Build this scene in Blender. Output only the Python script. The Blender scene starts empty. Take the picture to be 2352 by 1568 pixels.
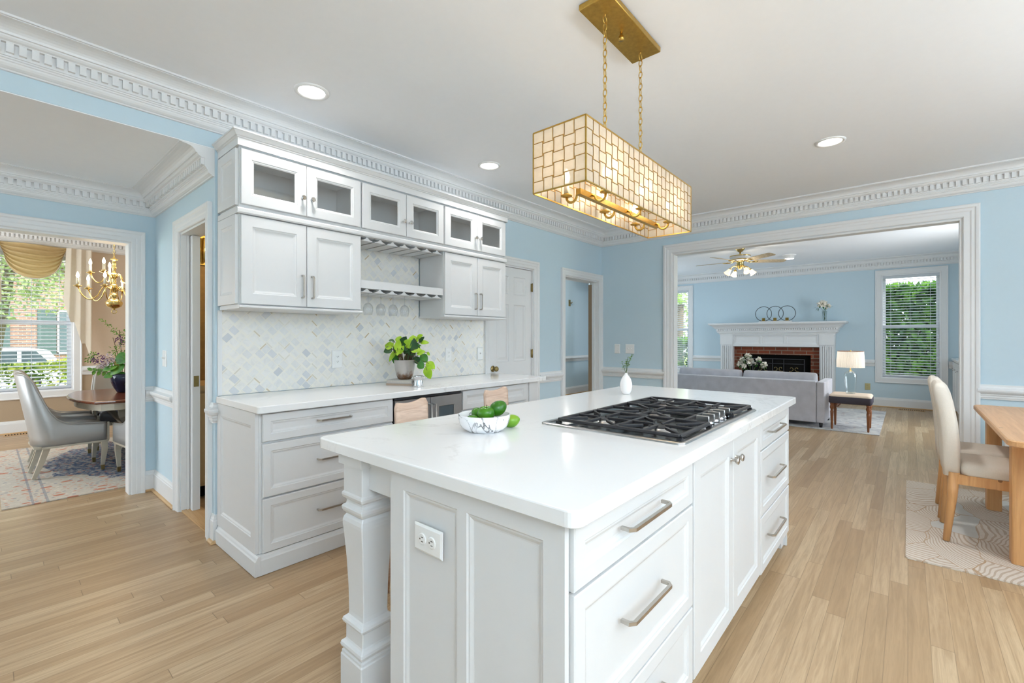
import bpy, bmesh, math, random
from mathutils import Vector, Matrix
rnd = random.Random(7)
SC = bpy.context.scene
COL = SC.collection
R = math.radians
PI = math.pi

# ---------------------------------------------------------------- camera
cam_d = bpy.data.cameras.new('camera')
cam = bpy.data.objects.new('camera', cam_d)
COL.objects.link(cam)
cam.location = (0, 0, 1.278)
cam.rotation_euler = (R(90), 0, R(40.86 - 90))
cam_d.sensor_width = 36
cam_d.lens = 36 * 1051 / 2352
cam_d.shift_y = -8 / 2352
cam_d.clip_start = 0.05
cam_d.clip_end = 300
SC.camera = cam

# ---------------------------------------------------------------- sky, sun, window daylight, exposure
SC.view_settings.view_transform = 'Standard'
SC.view_settings.look = 'None'
SC.view_settings.gamma = 1
SC.view_settings.use_curve_mapping = False
SC.view_settings.exposure = 0.57
cy = SC.cycles
cy.max_bounces = 9
cy.diffuse_bounces = 7
cy.glossy_bounces = 3
cy.transmission_bounces = 6
cy.transparent_max_bounces = 10
cy.caustics_reflective = False
cy.caustics_refractive = False
cy.use_denoising = True
cy.denoiser = 'OPENIMAGEDENOISE'
cy.use_adaptive_sampling = True
cy.adaptive_threshold = 0.03
cy.sample_clamp_indirect = 6

W = bpy.data.worlds.new('sky')
SC.world = W
W.use_nodes = True
bg = W.node_tree.nodes['Background']
bg.inputs[0].default_value = (0.88, 0.94, 1.0, 1)
bg.inputs[1].default_value = 2.6

def light(name, kind, loc, power, color=(1, 1, 1), rot=(0, 0, 0), **kw):
    d = bpy.data.lights.new(name, kind)
    d.energy = power
    d.color = color
    for k, v in kw.items():
        setattr(d, k, v)
    o = bpy.data.objects.new(name, d)
    o.location = loc
    o.rotation_euler = rot
    COL.objects.link(o)
    return o

light('sun', 'SUN', (8, -6, 12), 7.0, (1, 0.95, 0.86), (R(47), 0, R(10)), angle=R(1.5))
DAY = (0.85, 0.935, 1.0)
def win_light(name, loc, rot, sx, sy, power, color=DAY):
    return light(name, 'AREA', loc, power, color, rot, shape='RECTANGLE', size=sx, size_y=sy)
# daylight entering at the kitchen's windows behind the camera and at the other rooms' windows
win_light('daylight_south', (2.0, -3.12, 1.6), (R(135), 0, 0), 2.0, 1.2, 12)
# added unseen fill: up-facing discs bounced off the ceiling behind the camera
light('bounce_fill', 'AREA', (-.6, -2.2, 1.7), 150, (0.88, 0.95, 1.0), (R(180), 0, 0), shape='DISK', size=1.4)
light('bounce_fill', 'AREA', (2.8, -2.5, 1.7), 46, (0.88, 0.95, 1.0), (R(180), 0, 0), shape='DISK', size=1.4)
# added unseen ceiling spots without fixtures, brightening worktop and floor
for x, y, pw in ((1.285, .75, 5), (-.3, 2.2, 4)):
    light('down_beam', 'SPOT', (x, y, 2.73), pw, (1, .98, .955), spot_size=R(140), spot_blend=.9, shadow_soft_size=.12)
win_light('daylight_nook', (-2.92, 4.05, 1.3), (R(105), 0, R(-90)), 1.2, 2.0, 6)
win_light('daylight_dining', (-2.72, 7.2, 1.5), (R(90), 0, R(-90)), 2.6, 1.7, 60)
win_light('daylight_living', (8.2, -1.06, 1.45), (R(90), 0, 0), 1.2, 1.7, 24)
win_light('daylight_living_left', (9.3, 4.88, 1.45), (R(90), 0, R(180)), 1.4, 1.7, 15)

# ---------------------------------------------------------------- helpers
class MB:
    def __init__(s):
        s.bm = bmesh.new()
        s.M = Matrix.Identity(4)
    def v(s, x, y, z):
        return s.bm.verts.new(s.M @ Vector((x, y, z)))
    def f(s, vs, smooth=False):
        try:
            fc = s.bm.faces.new(vs)
            fc.smooth = smooth
            return fc
        except ValueError:
            return None
    def box(s, x0, x1, y0, y1, z0, z1, bev=0, seg=2):
        if x0 > x1: x0, x1 = x1, x0
        if y0 > y1: y0, y1 = y1, y0
        if z0 > z1: z0, z1 = z1, z0
        c = [s.v(x, y, z) for z in (z0, z1) for x, y in ((x0, y0), (x1, y0), (x1, y1), (x0, y1))]
        fs = [s.f([c[3], c[2], c[1], c[0]]), s.f(c[4:8])]
        for i in range(4):
            j = (i + 1) % 4
            fs.append(s.f([c[i], c[j], c[4 + j], c[4 + i]]))
        if bev:
            es = {e for f in fs for e in f.edges}
            r = bmesh.ops.bevel(s.bm, geom=list(es), offset=bev, segments=seg, affect='EDGES', profile=0.5)
            for f in r['faces']:
                f.smooth = True
        return s
    def loops(s, rings, closed=True, cap0=False, cap1=False, smooth=True):
        rv = [[s.v(*p) for p in r] for r in rings]
        for a, b in zip(rv, rv[1:]):
            n = len(a)
            for i in range(n if closed else n - 1):
                j = (i + 1) % n
                s.f([a[i], a[j], b[j], b[i]], smooth)
        if cap0: s.f(rv[0][::-1])
        if cap1: s.f(rv[-1])
        return rv
    def lathe(s, prof, c=(0, 0, 0), seg=24, smooth=True, cap0=True, cap1=True, wob=None):
        rings = []
        for r, z in prof:
            r = max(r, 1e-4)
            rings.append([(c[0] + r * math.cos(2 * PI * i / seg) * (wob(i, seg) if wob else 1),
                           c[1] + r * math.sin(2 * PI * i / seg) * (wob(i, seg) if wob else 1), c[2] + z) for i in range(seg)])
        s.loops(rings, True, cap0, cap1, smooth)
        return s
    def squarelathe(s, prof, c, rad=0.12):
        # square section with slightly eased corners, half width per height
        rings = []
        for h, z in prof:
            e = min(rad * h, h * 0.9)
            pts = []
            for sx, sy in ((1, 1), (-1, 1), (-1, -1), (1, -1)):
                if sx * sy > 0:
                    pts += [(sx * h, sy * (h - e)), (sx * (h - e), sy * h)]
                else:
                    pts += [(sx * (h - e), sy * h), (sx * h, sy * (h - e))]
            rings.append([(c[0] + p[0], c[1] + p[1], c[2] + z) for p in pts])
        s.loops(rings, True, True, True, False)
        return s
    def tube(s, pts, r, seg=8, closed=False, smooth=True, rot=0.0, cap=True):
        P = [Vector(p) for p in pts]
        n = len(P)
        rr = r if isinstance(r, (list, tuple)) else [r] * n
        rings = []
        up = None
        for i in range(n):
            if closed:
                t = (P[(i + 1) % n] - P[i - 1])
            else:
                t = (P[min(i + 1, n - 1)] - P[max(i - 1, 0)])
            if t.length < 1e-9: t = Vector((0, 0, 1))
            t.normalize()
            if up is None:
                a = Vector((0, 0, 1)) if abs(t.z) < 0.9 else Vector((1, 0, 0))
                up = (a - t * a.dot(t)).normalized()
            else:
                up = (up - t * up.dot(t))
                if up.length < 1e-6:
                    a = Vector((0, 1, 0)); up = a - t * a.dot(t)
                up.normalize()
            sd = t.cross(up)
            k = 1.0
            if 0 < i < n - 1 and not closed:
                a = (P[i] - P[i - 1]).normalized(); b = (P[i + 1] - P[i]).normalized()
                k = min(1.6, 1 / max(0.4, math.cos(a.angle(b, 0) / 2)))
                if seg > 5: k = 1.0
            rings.append([tuple(P[i] + (up * math.cos(2 * PI * j / seg + rot) + sd * math.sin(2 * PI * j / seg + rot)) * rr[i] * k) for j in range(seg)])
        if closed: rings.append(rings[0])
        s.loops(rings, True, cap and not closed, cap and not closed, smooth)
        return s
    def prism(s, poly, axis, a0, a1, smooth=False):
        # poly of (p, q): axis x -> (y, z); y -> (x, z); z -> (x, y)
        def P(p, q, a):
            return (a, p, q) if axis == 'x' else (p, a, q) if axis == 'y' else (p, q, a)
        A = [s.v(*P(p, q, a0)) for p, q in poly]
        B = [s.v(*P(p, q, a1)) for p, q in poly]
        n = len(poly)
        for i in range(n):
            j = (i + 1) % n
            s.f([A[i], A[j], B[j], B[i]], smooth)
        s.f(A[::-1]); s.f(B)
        return s
    def ball(s, c, rx, ry=None, rz=None, seg=16, rings=10):
        ry = ry or rx; rz = rz or rx
        pr = []
        for k in range(rings + 1):
            a = -PI / 2 + PI * k / rings
            pr.append([(c[0] + max(1e-4, rx * math.cos(a)) * math.cos(2 * PI * i / seg), c[1] + max(1e-4, ry * math.cos(a)) * math.sin(2 * PI * i / seg), c[2] + rz * math.sin(a)) for i in range(seg)])
        s.loops(pr, True, True, True, True)
        return s
    def ring_panel(s, x0, x1, z0, z1, yf, rings, fill=True):
        prev = None
        for i, d in rings:
            q = [s.v(x0 + i, yf + d, z0 + i), s.v(x1 - i, yf + d, z0 + i), s.v(x1 - i, yf + d, z1 - i), s.v(x0 + i, yf + d, z1 - i)]
            if prev:
                for k in range(4):
                    s.f([prev[k], prev[(k + 1) % 4], q[(k + 1) % 4], q[k]])
            prev = q
        if fill: s.f(prev)
        return s
    def framed(s, x0, x1, z0, z1, yf, t, xs, zs, rings, fill=True):
        bx = [x0] + [v for p in xs for v in p] + [x1]
        bz = [z0] + [v for p in zs for v in p] + [z1]
        for i in range(len(bx) - 1):
            for j in range(len(bz) - 1):
                if i % 2 and j % 2:
                    s.ring_panel(bx[i], bx[i + 1], bz[j], bz[j + 1], yf, rings, fill)
                else:
                    s.ring_panel(bx[i], bx[i + 1], bz[j], bz[j + 1], yf, [(0, 0)])
        s.ring_panel(x0, x1, z0, z1, yf, [(0, 0), (0, t)])
        return s
    def sweep(s, prof, path, closed=False, caps=True):
        # horizontal polyline path [(x, y)], profile [(offset to the left of travel, z)]
        n = len(path)
        P = [Vector((p[0], p[1])) for p in path]
        offs = []
        for i in range(n):
            ds = []
            if i > 0 or closed: ds.append((P[i] - P[i - 1]).normalized())
            if i < n - 1 or closed: ds.append((P[(i + 1) % n] - P[i]).normalized())
            ns = [Vector((-d.y, d.x)) for d in ds]
            if len(ns) == 2:
                m = (ns[0] + ns[1])
                m = m / max(0.2, m.dot(ns[0]))
            else:
                m = ns[0]
            offs.append(m)
        rings = [[(P[i].x + offs[i].x * o, P[i].y + offs[i].y * o, z) for o, z in prof] for i in range(n)]
        if closed: rings.append(rings[0])
        s.loops(rings, True, caps and not closed, caps and not closed, False)
        return s
    def casing(s, x0, x1, zt, yf, prof, z0=0.0):
        # U of moulding around an opening in a wall facing -Y; prof [(outward offset, thickness)]
        rings = []
        for pt in ((x0, -1, z0, 0), (x0, -1, zt, 1), (x1, 1, zt, 1), (x1, 1, z0, 0)):
            rings.append([(pt[0] + pt[1] * o, yf - p, pt[2] + pt[3] * o) for o, p in prof])
        s.loops(rings, True, True, True, False)
        return s
    def casing4(s, x0, x1, z0, z1, yf, prof):
        rings = []
        for px, sx, pz, sz in ((x0, -1, z0, -1), (x0, -1, z1, 1), (x1, 1, z1, 1), (x1, 1, z0, -1), (x0, -1, z0, -1)):
            rings.append([(px + sx * o, yf - p, pz + sz * o) for o, p in prof])
        s.loops(rings, True, False, False, False)
        return s
    def leaf(s, p, d, n, L, w, bend=0.15, fold=0.15, segs=4, tip=1.0):
        p = Vector(p); d = Vector(d).normalized(); n = Vector(n)
        n = (n - d * n.dot(d))
        if n.length < 1e-5: n = d.orthogonal()
        n.normalize(); sd = d.cross(n)
        rows = []
        for i in range(segs + 1):
            t = i / segs
            ww = w * 0.5 * (math.sin(PI * min(1, (t ** 0.75) * 0.96 + 0.02)) ** 0.8) * (1 if t < 1 else 0.15)
            c = p + d * (L * t) - n * (bend * L * t * t)
            rows.append([c - sd * ww + n * fold * ww, c, c + sd * ww + n * fold * ww])
        rv = [[s.bm.verts.new(s.M @ q) for q in r] for r in rows]
        for a, b in zip(rv, rv[1:]):
            s.f([a[0], a[1], b[1], b[0]], True); s.f([a[1], a[2], b[2], b[1]], True)
        return s
    def card(s, p, d, n, L, w):
        p = Vector(p); d = Vector(d).normalized(); n = Vector(n)
        sd = d.cross(n)
        if sd.length < 1e-4: sd = d.orthogonal()
        sd.normalize()
        s.f([s.bm.verts.new(p), s.bm.verts.new(p + d * L * .5 + sd * w * .5), s.bm.verts.new(p + d * L), s.bm.verts.new(p + d * L * .5 - sd * w * .5)])
    def translate(s, v):
        bmesh.ops.translate(s.bm, verts=s.bm.verts, vec=Vector(v))
        return s
    def build(s, name, m, recalc=True):
        if recalc: bmesh.ops.recalc_face_normals(s.bm, faces=s.bm.faces)
        me = bpy.data.meshes.new(name)
        s.bm.to_mesh(me); s.bm.free()
        o = bpy.data.objects.new(name, me)
        me.materials.append(m)
        COL.objects.link(o)
        return o

def origin_of(p):
    v = Vector((0, 0, 0))
    while p is not None:
        v += p.location
        p = p.parent
    return v
def part(name, mb, m, parent, label=None, kind=None, recalc=True):
    mb.translate(-origin_of(parent))
    o = mb.build(name, m, recalc)
    o.parent = parent
    if label: o['label'] = label
    if kind: o['kind'] = kind
    return o
def thing(name, label, cat, loc=(0, 0, 0), group=None):
    o = bpy.data.objects.new(name, None)
    o.empty_display_size = 0.1
    COL.objects.link(o)
    o.location = loc
    o['label'] = label; o['category'] = cat
    if group: o['group'] = group
    return o
def solo(name, mb, m, label, cat, loc=(0, 0, 0), group=None, recalc=True):
    mb.translate(-Vector(loc))
    o = mb.build(name, m, recalc)
    o.location = loc
    o['label'] = label; o['category'] = cat
    if group: o['group'] = group
    return o
def struct(name, mb, m, parent=None, label=None):
    if parent is not None:
        return part(name, mb, m, parent, label)
    o = mb.build(name, m)
    o['kind'] = 'structure'
    if label: o['label'] = label
    return o
def sthing(name, loc=(0, 0, 0), label=None):
    o = bpy.data.objects.new(name, None)
    COL.objects.link(o); o.location = loc
    o['kind'] = 'structure'
    if label: o['label'] = label
    return o
def dup(root, loc=None, rotz=None, label=None, scale=None):
    def cp(o, par):
        c = o.copy(); COL.objects.link(c)
        if par is not None: c.parent = par
        for ch in [k for k in o.children]:
            cp(ch, c)
        return c
    r = cp(root, None)
    if loc is not None: r.location = loc
    if rotz is not None: r.rotation_euler = (0, 0, rotz)
    if scale is not None: r.scale = scale
    if label: r['label'] = label
    return r

# ---------------------------------------------------------------- materials
def srgb(r, g, b):
    def c(x):
        x /= 255
        return x / 12.92 if x <= 0.04045 else ((x + 0.055) / 1.055) ** 2.4
    return (c(r), c(g), c(b), 1)
class NT:
    def __init__(s, name):
        s.m = bpy.data.materials.new(name)
        s.m.use_nodes = True
        s.t = s.m.node_tree
        s.b = s.t.nodes['Principled BSDF']
        s.out = s.t.nodes['Material Output']
    def n(s, typ, **kw):
        nd = s.t.nodes.new(typ)
        for k, v in kw.items(): setattr(nd, k, v)
        return nd
    def l(s, a, b): s.t.links.new(a, b)
    def val(s, sock, v):
        if hasattr(v, 'is_output') or isinstance(v, bpy.types.NodeSocket): s.l(v, sock)
        else: sock.default_value = v
    def math(s, op, a, b=0.0, c=0.0, clamp=False):
        nd = s.n('ShaderNodeMath', operation=op, use_clamp=clamp)
        s.val(nd.inputs[0], a); s.val(nd.inputs[1], b)
        if op in ('MULTIPLY_ADD', 'COMPARE', 'SMOOTH_MIN', 'WRAP', 'PINGPONG'): s.val(nd.inputs[2], c)
        return nd.outputs[0]
    def mix(s, f, a, b, blend='MIX'):
        nd = s.n('ShaderNodeMix', data_type='RGBA', blend_type=blend)
        s.val(nd.inputs[0], f); s.val(nd.inputs[6], a); s.val(nd.inputs[7], b)
        return nd.outputs[2]
    def pos(s):
        return s.n('ShaderNodeNewGeometry').outputs['Position']
    def obj(s):
        return s.n('ShaderNodeTexCoord').outputs['Object']
    def sep(s, v):
        nd = s.n('ShaderNodeSeparateXYZ'); s.l(v, nd.inputs[0]); return nd.outputs
    def comb(s, x, y, z):
        nd = s.n('ShaderNodeCombineXYZ'); s.val(nd.inputs[0], x); s.val(nd.inputs[1], y); s.val(nd.inputs[2], z); return nd.outputs[0]
    def mapping(s, v, scale=(1, 1, 1), rot=(0, 0, 0), loc=(0, 0, 0)):
        nd = s.n('ShaderNodeMapping'); s.l(v, nd.inputs[0])
        nd.inputs['Location'].default_value = loc; nd.inputs['Rotation'].default_value = rot; nd.inputs['Scale'].default_value = scale
        return nd.outputs[0]
    def noise(s, v, scale, detail=4, rough=0.55, dist=0.0):
        nd = s.n('ShaderNodeTexNoise'); s.l(v, nd.inputs['Vector'])
        nd.inputs['Scale'].default_value = scale; nd.inputs['Detail'].default_value = detail
        nd.inputs['Roughness'].default_value = rough; nd.inputs['Distortion'].default_value = dist
        return nd.outputs['Fac']
    def white(s, v):
        nd = s.n('ShaderNodeTexWhiteNoise', noise_dimensions='3D'); s.l(v, nd.inputs[0]); return nd.outputs
    def voro(s, v, scale, feature='F1', rand=1.0):
        nd = s.n('ShaderNodeTexVoronoi', feature=feature); s.l(v, nd.inputs['Vector'])
        nd.inputs['Scale'].default_value = scale; nd.inputs['Randomness'].default_value = rand
        return nd.outputs
    def ramp(s, f, stops, interp='LINEAR'):
        nd = s.n('ShaderNodeValToRGB'); s.l(f, nd.inputs[0])
        cr = nd.color_ramp; cr.interpolation = interp
        while len(cr.elements) < len(stops): cr.elements.new(0.5)
        for e, (p, c) in zip(cr.elements, stops):
            e.position = p; e.color = c if len(c) == 4 else (*c, 1)
        return nd.outputs[0]
    def bump(s, h, strength=0.2, dist=0.01):
        nd = s.n('ShaderNodeBump'); s.l(h, nd.inputs['Height'])
        nd.inputs['Strength'].default_value = strength; nd.inputs['Distance'].default_value = dist
        s.l(nd.outputs[0], s.b.inputs['Normal'])
    def set(s, col=None, rough=None, metal=None, spec=None, **kw):
        if col is not None: s.val(s.b.inputs['Base Color'], col)
        if rough is not None: s.val(s.b.inputs['Roughness'], rough)
        if metal is not None: s.b.inputs['Metallic'].default_value = metal
        if spec is not None: s.b.inputs['Specular IOR Level'].default_value = spec
        for k, v in kw.items(): s.val(s.b.inputs[k.replace('_', ' ')], v)
        return s.m
def plain(name, col, rough=0.5, metal=0.0, spec=0.5, nscale=0, namt=0.04, bump=0.0, **kw):
    t = NT(name)
    c = col
    if nscale:
        nz = t.noise(t.pos(), nscale, 5)
        dk = tuple(x * (1 - namt * 2) for x in col[:3]) + (1,)
        lt = tuple(min(1, x * (1 + namt)) for x in col[:3]) + (1,)
        c = t.mix(nz, dk, lt)
        if bump: t.bump(nz, bump, 0.003)
    return t.set(c, rough, metal, spec, **kw)
M = {}
M['wall'] = plain('blue_wall_paint', srgb(196, 215, 225), 0.75, spec=0.3, nscale=30, namt=0.01)
M['ceiling'] = plain('ceiling_paint', (0.86, 0.885, 0.915, 1), 0.85, spec=0.2, nscale=20, namt=0.01)
M['trim'] = plain('white_trim_paint', (0.76, 0.763, 0.766, 1), 0.42, nscale=25, namt=0.008)
M['cab'] = plain('white_cabinet_paint', (0.70, 0.703, 0.706, 1), 0.38, nscale=18, namt=0.008)
M['cabin'] = plain('grey_cabinet_interior', (0.62, 0.62, 0.61, 1), 0.5, nscale=18, namt=0.01)
M['nickel'] = plain('brushed_nickel', (0.52, 0.49, 0.45, 1), 0.3, 1.0, nscale=60, namt=0.03)
M['chrome'] = plain('polished_silver', (0.75, 0.75, 0.76, 1), 0.12, 1.0, nscale=40, namt=0.02)
M['brass'] = plain('polished_brass', (0.72, 0.52, 0.20, 1), 0.16, 1.0, nscale=40, namt=0.05)
M['oldbrass'] = plain('aged_brass', (0.34, 0.26, 0.11, 1), 0.35, 1.0, nscale=60, namt=0.1)
M['gold'] = plain('gold_leaf_metal', (0.62, 0.40, 0.10, 1), 0.38, 1.0, nscale=55, namt=0.16)
M['gilt'] = plain('gilt_lattice', srgb(190, 146, 78), 0.45, 0.2, nscale=60, namt=0.12)
M['black'] = plain('black_iron', (0.022, 0.022, 0.026, 1), 0.45, nscale=90, namt=0.15)
M['steel'] = plain('stainless_steel', (0.50, 0.50, 0.50, 1), 0.28, 1.0, nscale=12, namt=0.05)
M['darksteel'] = plain('dark_stainless_steel', (0.46, 0.46, 0.47, 1), 0.34, 1.0, nscale=12, namt=0.05)
M['pan'] = plain('cooktop_burner_pan', (0.16, 0.16, 0.165, 1), 0.22, 1.0, nscale=12, namt=0.1)
M['shadowgap'] = plain('dark_gap', (0.008, 0.0075, 0.007, 1), 0.95, spec=0.1, nscale=30, namt=0.1)
M['plastic'] = plain('white_plastic', (0.83, 0.83, 0.82, 1), 0.3, nscale=30, namt=0.005)
M['beigeplastic'] = plain('almond_plastic', srgb(190, 178, 130), 0.4, nscale=30, namt=0.01)
M['slot'] = plain('dark_slot', (0.12, 0.11, 0.10, 1), 0.6, nscale=30, namt=0.05)
M['vinyl'] = plain('white_vinyl', (0.82, 0.83, 0.85, 1), 0.4, nscale=30, namt=0.005)
M['ceramic'] = plain('white_ceramic', (0.85, 0.85, 0.86, 1), 0.25, nscale=20, namt=0.005)
M['velvet'] = plain('grey_velvet', srgb(204, 202, 210), 0.85, spec=0.2, nscale=9, namt=0.13, Sheen_Weight=0.35)
M['linen'] = plain('cream_linen', srgb(222, 214, 202), 0.9, spec=0.15, nscale=160, namt=0.05, bump=0.2)
M['satin'] = plain('silver_satin_fabric', srgb(172, 170, 168), 0.36, spec=0.5, nscale=6, namt=0.05, metal=0.35)
M['satindark'] = plain('grey_satin_seat', srgb(120, 124, 130), 0.3, spec=0.5, nscale=8, namt=0.08, metal=0.35)
M['silverwood'] = plain('silver_painted_wood', srgb(196, 188, 172), 0.35, metal=0.45, nscale=20, namt=0.06)
M['darkseat'] = plain('dark_navy_leather', srgb(42, 46, 66), 0.4, nscale=20, namt=0.1)
M['charcoal'] = plain('charcoal_fabric', srgb(82, 78, 88), 0.9, spec=0.1, nscale=120, namt=0.08)
M['blush'] = plain('blush_fabric', srgb(236, 214, 194), 0.9, spec=0.1, nscale=80, namt=0.04)
M['dining_wall'] = plain('beige_wallpaper', srgb(206, 186, 164), 0.8, spec=0.2, nscale=60, namt=0.02)
M['tan_wall'] = plain('tan_wall_paint', srgb(176, 156, 132), 0.8, spec=0.2, nscale=60, namt=0.02)
M['gold_wall'] = plain('bronze_wallpaper', srgb(150, 116, 62), 0.6, nscale=30, namt=0.2)
M['creamwood'] = plain('cream_cabinet_wood', srgb(196, 164, 116), 0.45, nscale=20, namt=0.06)
M['soil'] = plain('potting_soil', srgb(58, 40, 28), 0.95, nscale=120, namt=0.3, bump=0.6)
M['stem'] = plain('brown_stem', srgb(104, 84, 50), 0.7, nscale=60, namt=0.15)
M['greenstem'] = plain('green_stem', srgb(78, 104, 50), 0.6, nscale=60, namt=0.15)
M['bark'] = plain('tree_bark', srgb(96, 84, 70), 0.9, nscale=20, namt=0.25, bump=0.6)
M['petal'] = plain('white_petal', srgb(244, 238, 226), 0.6, nscale=40, namt=0.04)
M['peach'] = plain('peach_petal', srgb(232, 150, 88), 0.6, nscale=40, namt=0.1)
M['purple'] = plain('purple_petal', srgb(104, 62, 112), 0.6, nscale=60, namt=0.2)
M['lilac'] = plain('pale_lilac_petal', srgb(206, 190, 200), 0.6, nscale=60, namt=0.1)
M['bluevase'] = plain('dark_blue_glazed_ceramic', srgb(30, 36, 62), 0.15, nscale=12, namt=0.2)
M['candle'] = plain('cream_candle_sleeve', srgb(236, 226, 206), 0.5, nscale=20, namt=0.02)
M['paper'] = plain('book_pages', srgb(196, 190, 180), 0.8, nscale=140, namt=0.1)
M['bookgrey'] = plain('grey_book_cover', srgb(176, 174, 170), 0.55, nscale=30, namt=0.05)
M['booktan'] = plain('taupe_book_pages', srgb(166, 146, 128), 0.7, nscale=120, namt=0.1)
M['ink'] = plain('black_lettering', (0.02, 0.02, 0.02, 1), 0.6, nscale=30, namt=0.05)
M['carpaint'] = plain('white_car_paint', (0.86, 0.87, 0.88, 1), 0.2, nscale=5, namt=0.01)
M['carglass'] = plain('dark_car_glass', (0.08, 0.11, 0.13, 1), 0.08, nscale=5, namt=0.05)
M['tyre'] = plain('black_rubber', (0.02, 0.02, 0.02, 1), 0.8, nscale=30, namt=0.1)
M['shutter'] = plain('dark_green_shutter', srgb(58, 78, 80), 0.6, nscale=20, namt=0.1)
M['roofing'] = plain('grey_roof_shingle', srgb(110, 106, 104), 0.9, nscale=8, namt=0.15)
M['asphalt'] = plain('pale_street', srgb(205, 203, 205), 0.9, nscale=30, namt=0.05)
M['mirrorgrey'] = plain('hall_door_wood', srgb(150, 126, 100), 0.5, nscale=20, namt=0.06)

def emit(name, col, strength, mixcol=None):
    t = NT(name)
    t.b.inputs['Emission Color'].default_value = col
    t.b.inputs['Emission Strength'].default_value = strength
    nz = t.noise(t.pos(), 20, 2)
    return t.set(t.mix(nz, col, col), 0.4)
M['led'] = emit('lit_downlight_lens', (1, 0.96, 0.9, 1), 6)
M['flame'] = emit('lit_flame_bulb', (1, 0.78, 0.5, 1), 14)
M['bulb'] = emit('lit_pendant_bulb', (1, 0.80, 0.55, 1), 15)
M['fanbulb'] = emit('lit_fan_shade', (1, 0.80, 0.52, 1), .75)

def m_clear(name, tint=(1, 1, 1, 1), gl=0.10, rough=0.02, fc=0.55):
    t = NT(name)
    tr = t.n('ShaderNodeBsdfTransparent'); gs = t.n('ShaderNodeBsdfGlossy')
    nz = t.noise(t.pos(), 3, 2)
    t.l(t.mix(nz, tint, tuple(x * 0.985 for x in tint[:3]) + (1,)), tr.inputs[0])
    gs.inputs['Roughness'].default_value = rough
    lw = t.n('ShaderNodeLayerWeight'); lw.inputs[0].default_value = 0.25
    f = t.math('MULTIPLY_ADD', lw.outputs['Facing'], fc, gl * 0.35, clamp=True)
    mx = t.n('ShaderNodeMixShader'); t.l(f, mx.inputs[0]); t.l(tr.outputs[0], mx.inputs[1]); t.l(gs.outputs[0], mx.inputs[2])
    t.l(mx.outputs[0], t.out.inputs[0])
    return t.m
M['glass'] = m_clear('clear_glass', (0.93, 0.96, 0.96, 1), 0.1)
M['pane'] = m_clear('window_pane', (0.96, 0.98, 0.98, 1), 0.04)
M['cabglass'] = m_clear('cabinet_glass', (0.985, 0.99, 0.99, 1), 0.10, 0.02, 0.40)
def m_wineglass():
    t = NT('wine_glass_crystal')
    nz = t.noise(t.pos(), 5, 2)
    return t.set(t.mix(nz, (0.97, 0.97, 0.97, 1), (1, 1, 1, 1)), 0.03, Transmission_Weight=1.0, IOR=1.25)
M['crystal'] = m_clear('thin_crystal', (0.955, 0.96, 0.965, 1), 0.08, 0.02, 0.28)

def m_floor():
    t = NT('oak_plank_floor')
    p = t.sep(t.pos())
    wdt = 0.072
    yr = t.math('DIVIDE', p[1], wdt)
    row = t.math('FLOOR', yr); fy = t.math('FRACT', yr)
    wn = t.white(t.comb(row, 3.1, 7.7))
    xo = t.math('ADD', t.math('DIVIDE', p[0], 1.25), t.math('MULTIPLY', wn[0], 9.0))
    bi = t.math('FLOOR', xo); fx = t.math('FRACT', xo)
    wb = t.white(t.comb(row, bi, 1.3))
    base = t.ramp(wb[0], [(0, srgb(168, 138, 104)), (0.3, srgb(180, 151, 116)), (0.65, srgb(189, 161, 127)), (1, srgb(200, 175, 142))])
    gv = t.comb(t.math('ADD', t.math('MULTIPLY', p[0], 1.3), t.math('MULTIPLY', wb[0], 40)), t.math('MULTIPLY', p[1], 26), t.math('MULTIPLY', row, 2.3))
    g = t.noise(gv, 1.6, 6, 0.6, 0.9)
    g2 = t.noise(gv, 7, 3, 0.6, 0.2)
    c = t.mix(t.ramp(g, [(0.36, (0, 0, 0, 1)), (0.62, (1, 1, 1, 1))]), srgb(150, 122, 90), base)
    c = t.mix(0.6, base, c)
    c = t.mix(t.math('MULTIPLY', t.ramp(g2, [(0.35, (1, 1, 1, 1)), (0.5, (0, 0, 0, 1))]), 0.16), c, srgb(124, 98, 70))
    ed = t.math('LESS_THAN', t.math('MINIMUM', fy, t.math('SUBTRACT', 1.0, fy)), 0.014)
    en = t.math('LESS_THAN', t.math('MINIMUM', fx, t.math('SUBTRACT', 1.0, fx)), 0.0011)
    gap = t.math('MAXIMUM', t.math('MULTIPLY', ed, 0.42), t.math('MULTIPLY', en, 0.55))
    c = t.mix(gap, c, srgb(84, 64, 44))
    t.bump(t.math('SUBTRACT', t.math('MULTIPLY', g, 0.15), gap), 0.12, 0.002)
    return t.set(c, t.math('MULTIPLY_ADD', g2, 0.16, 0.27), spec=0.45)
M['floor'] = m_floor()

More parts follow.
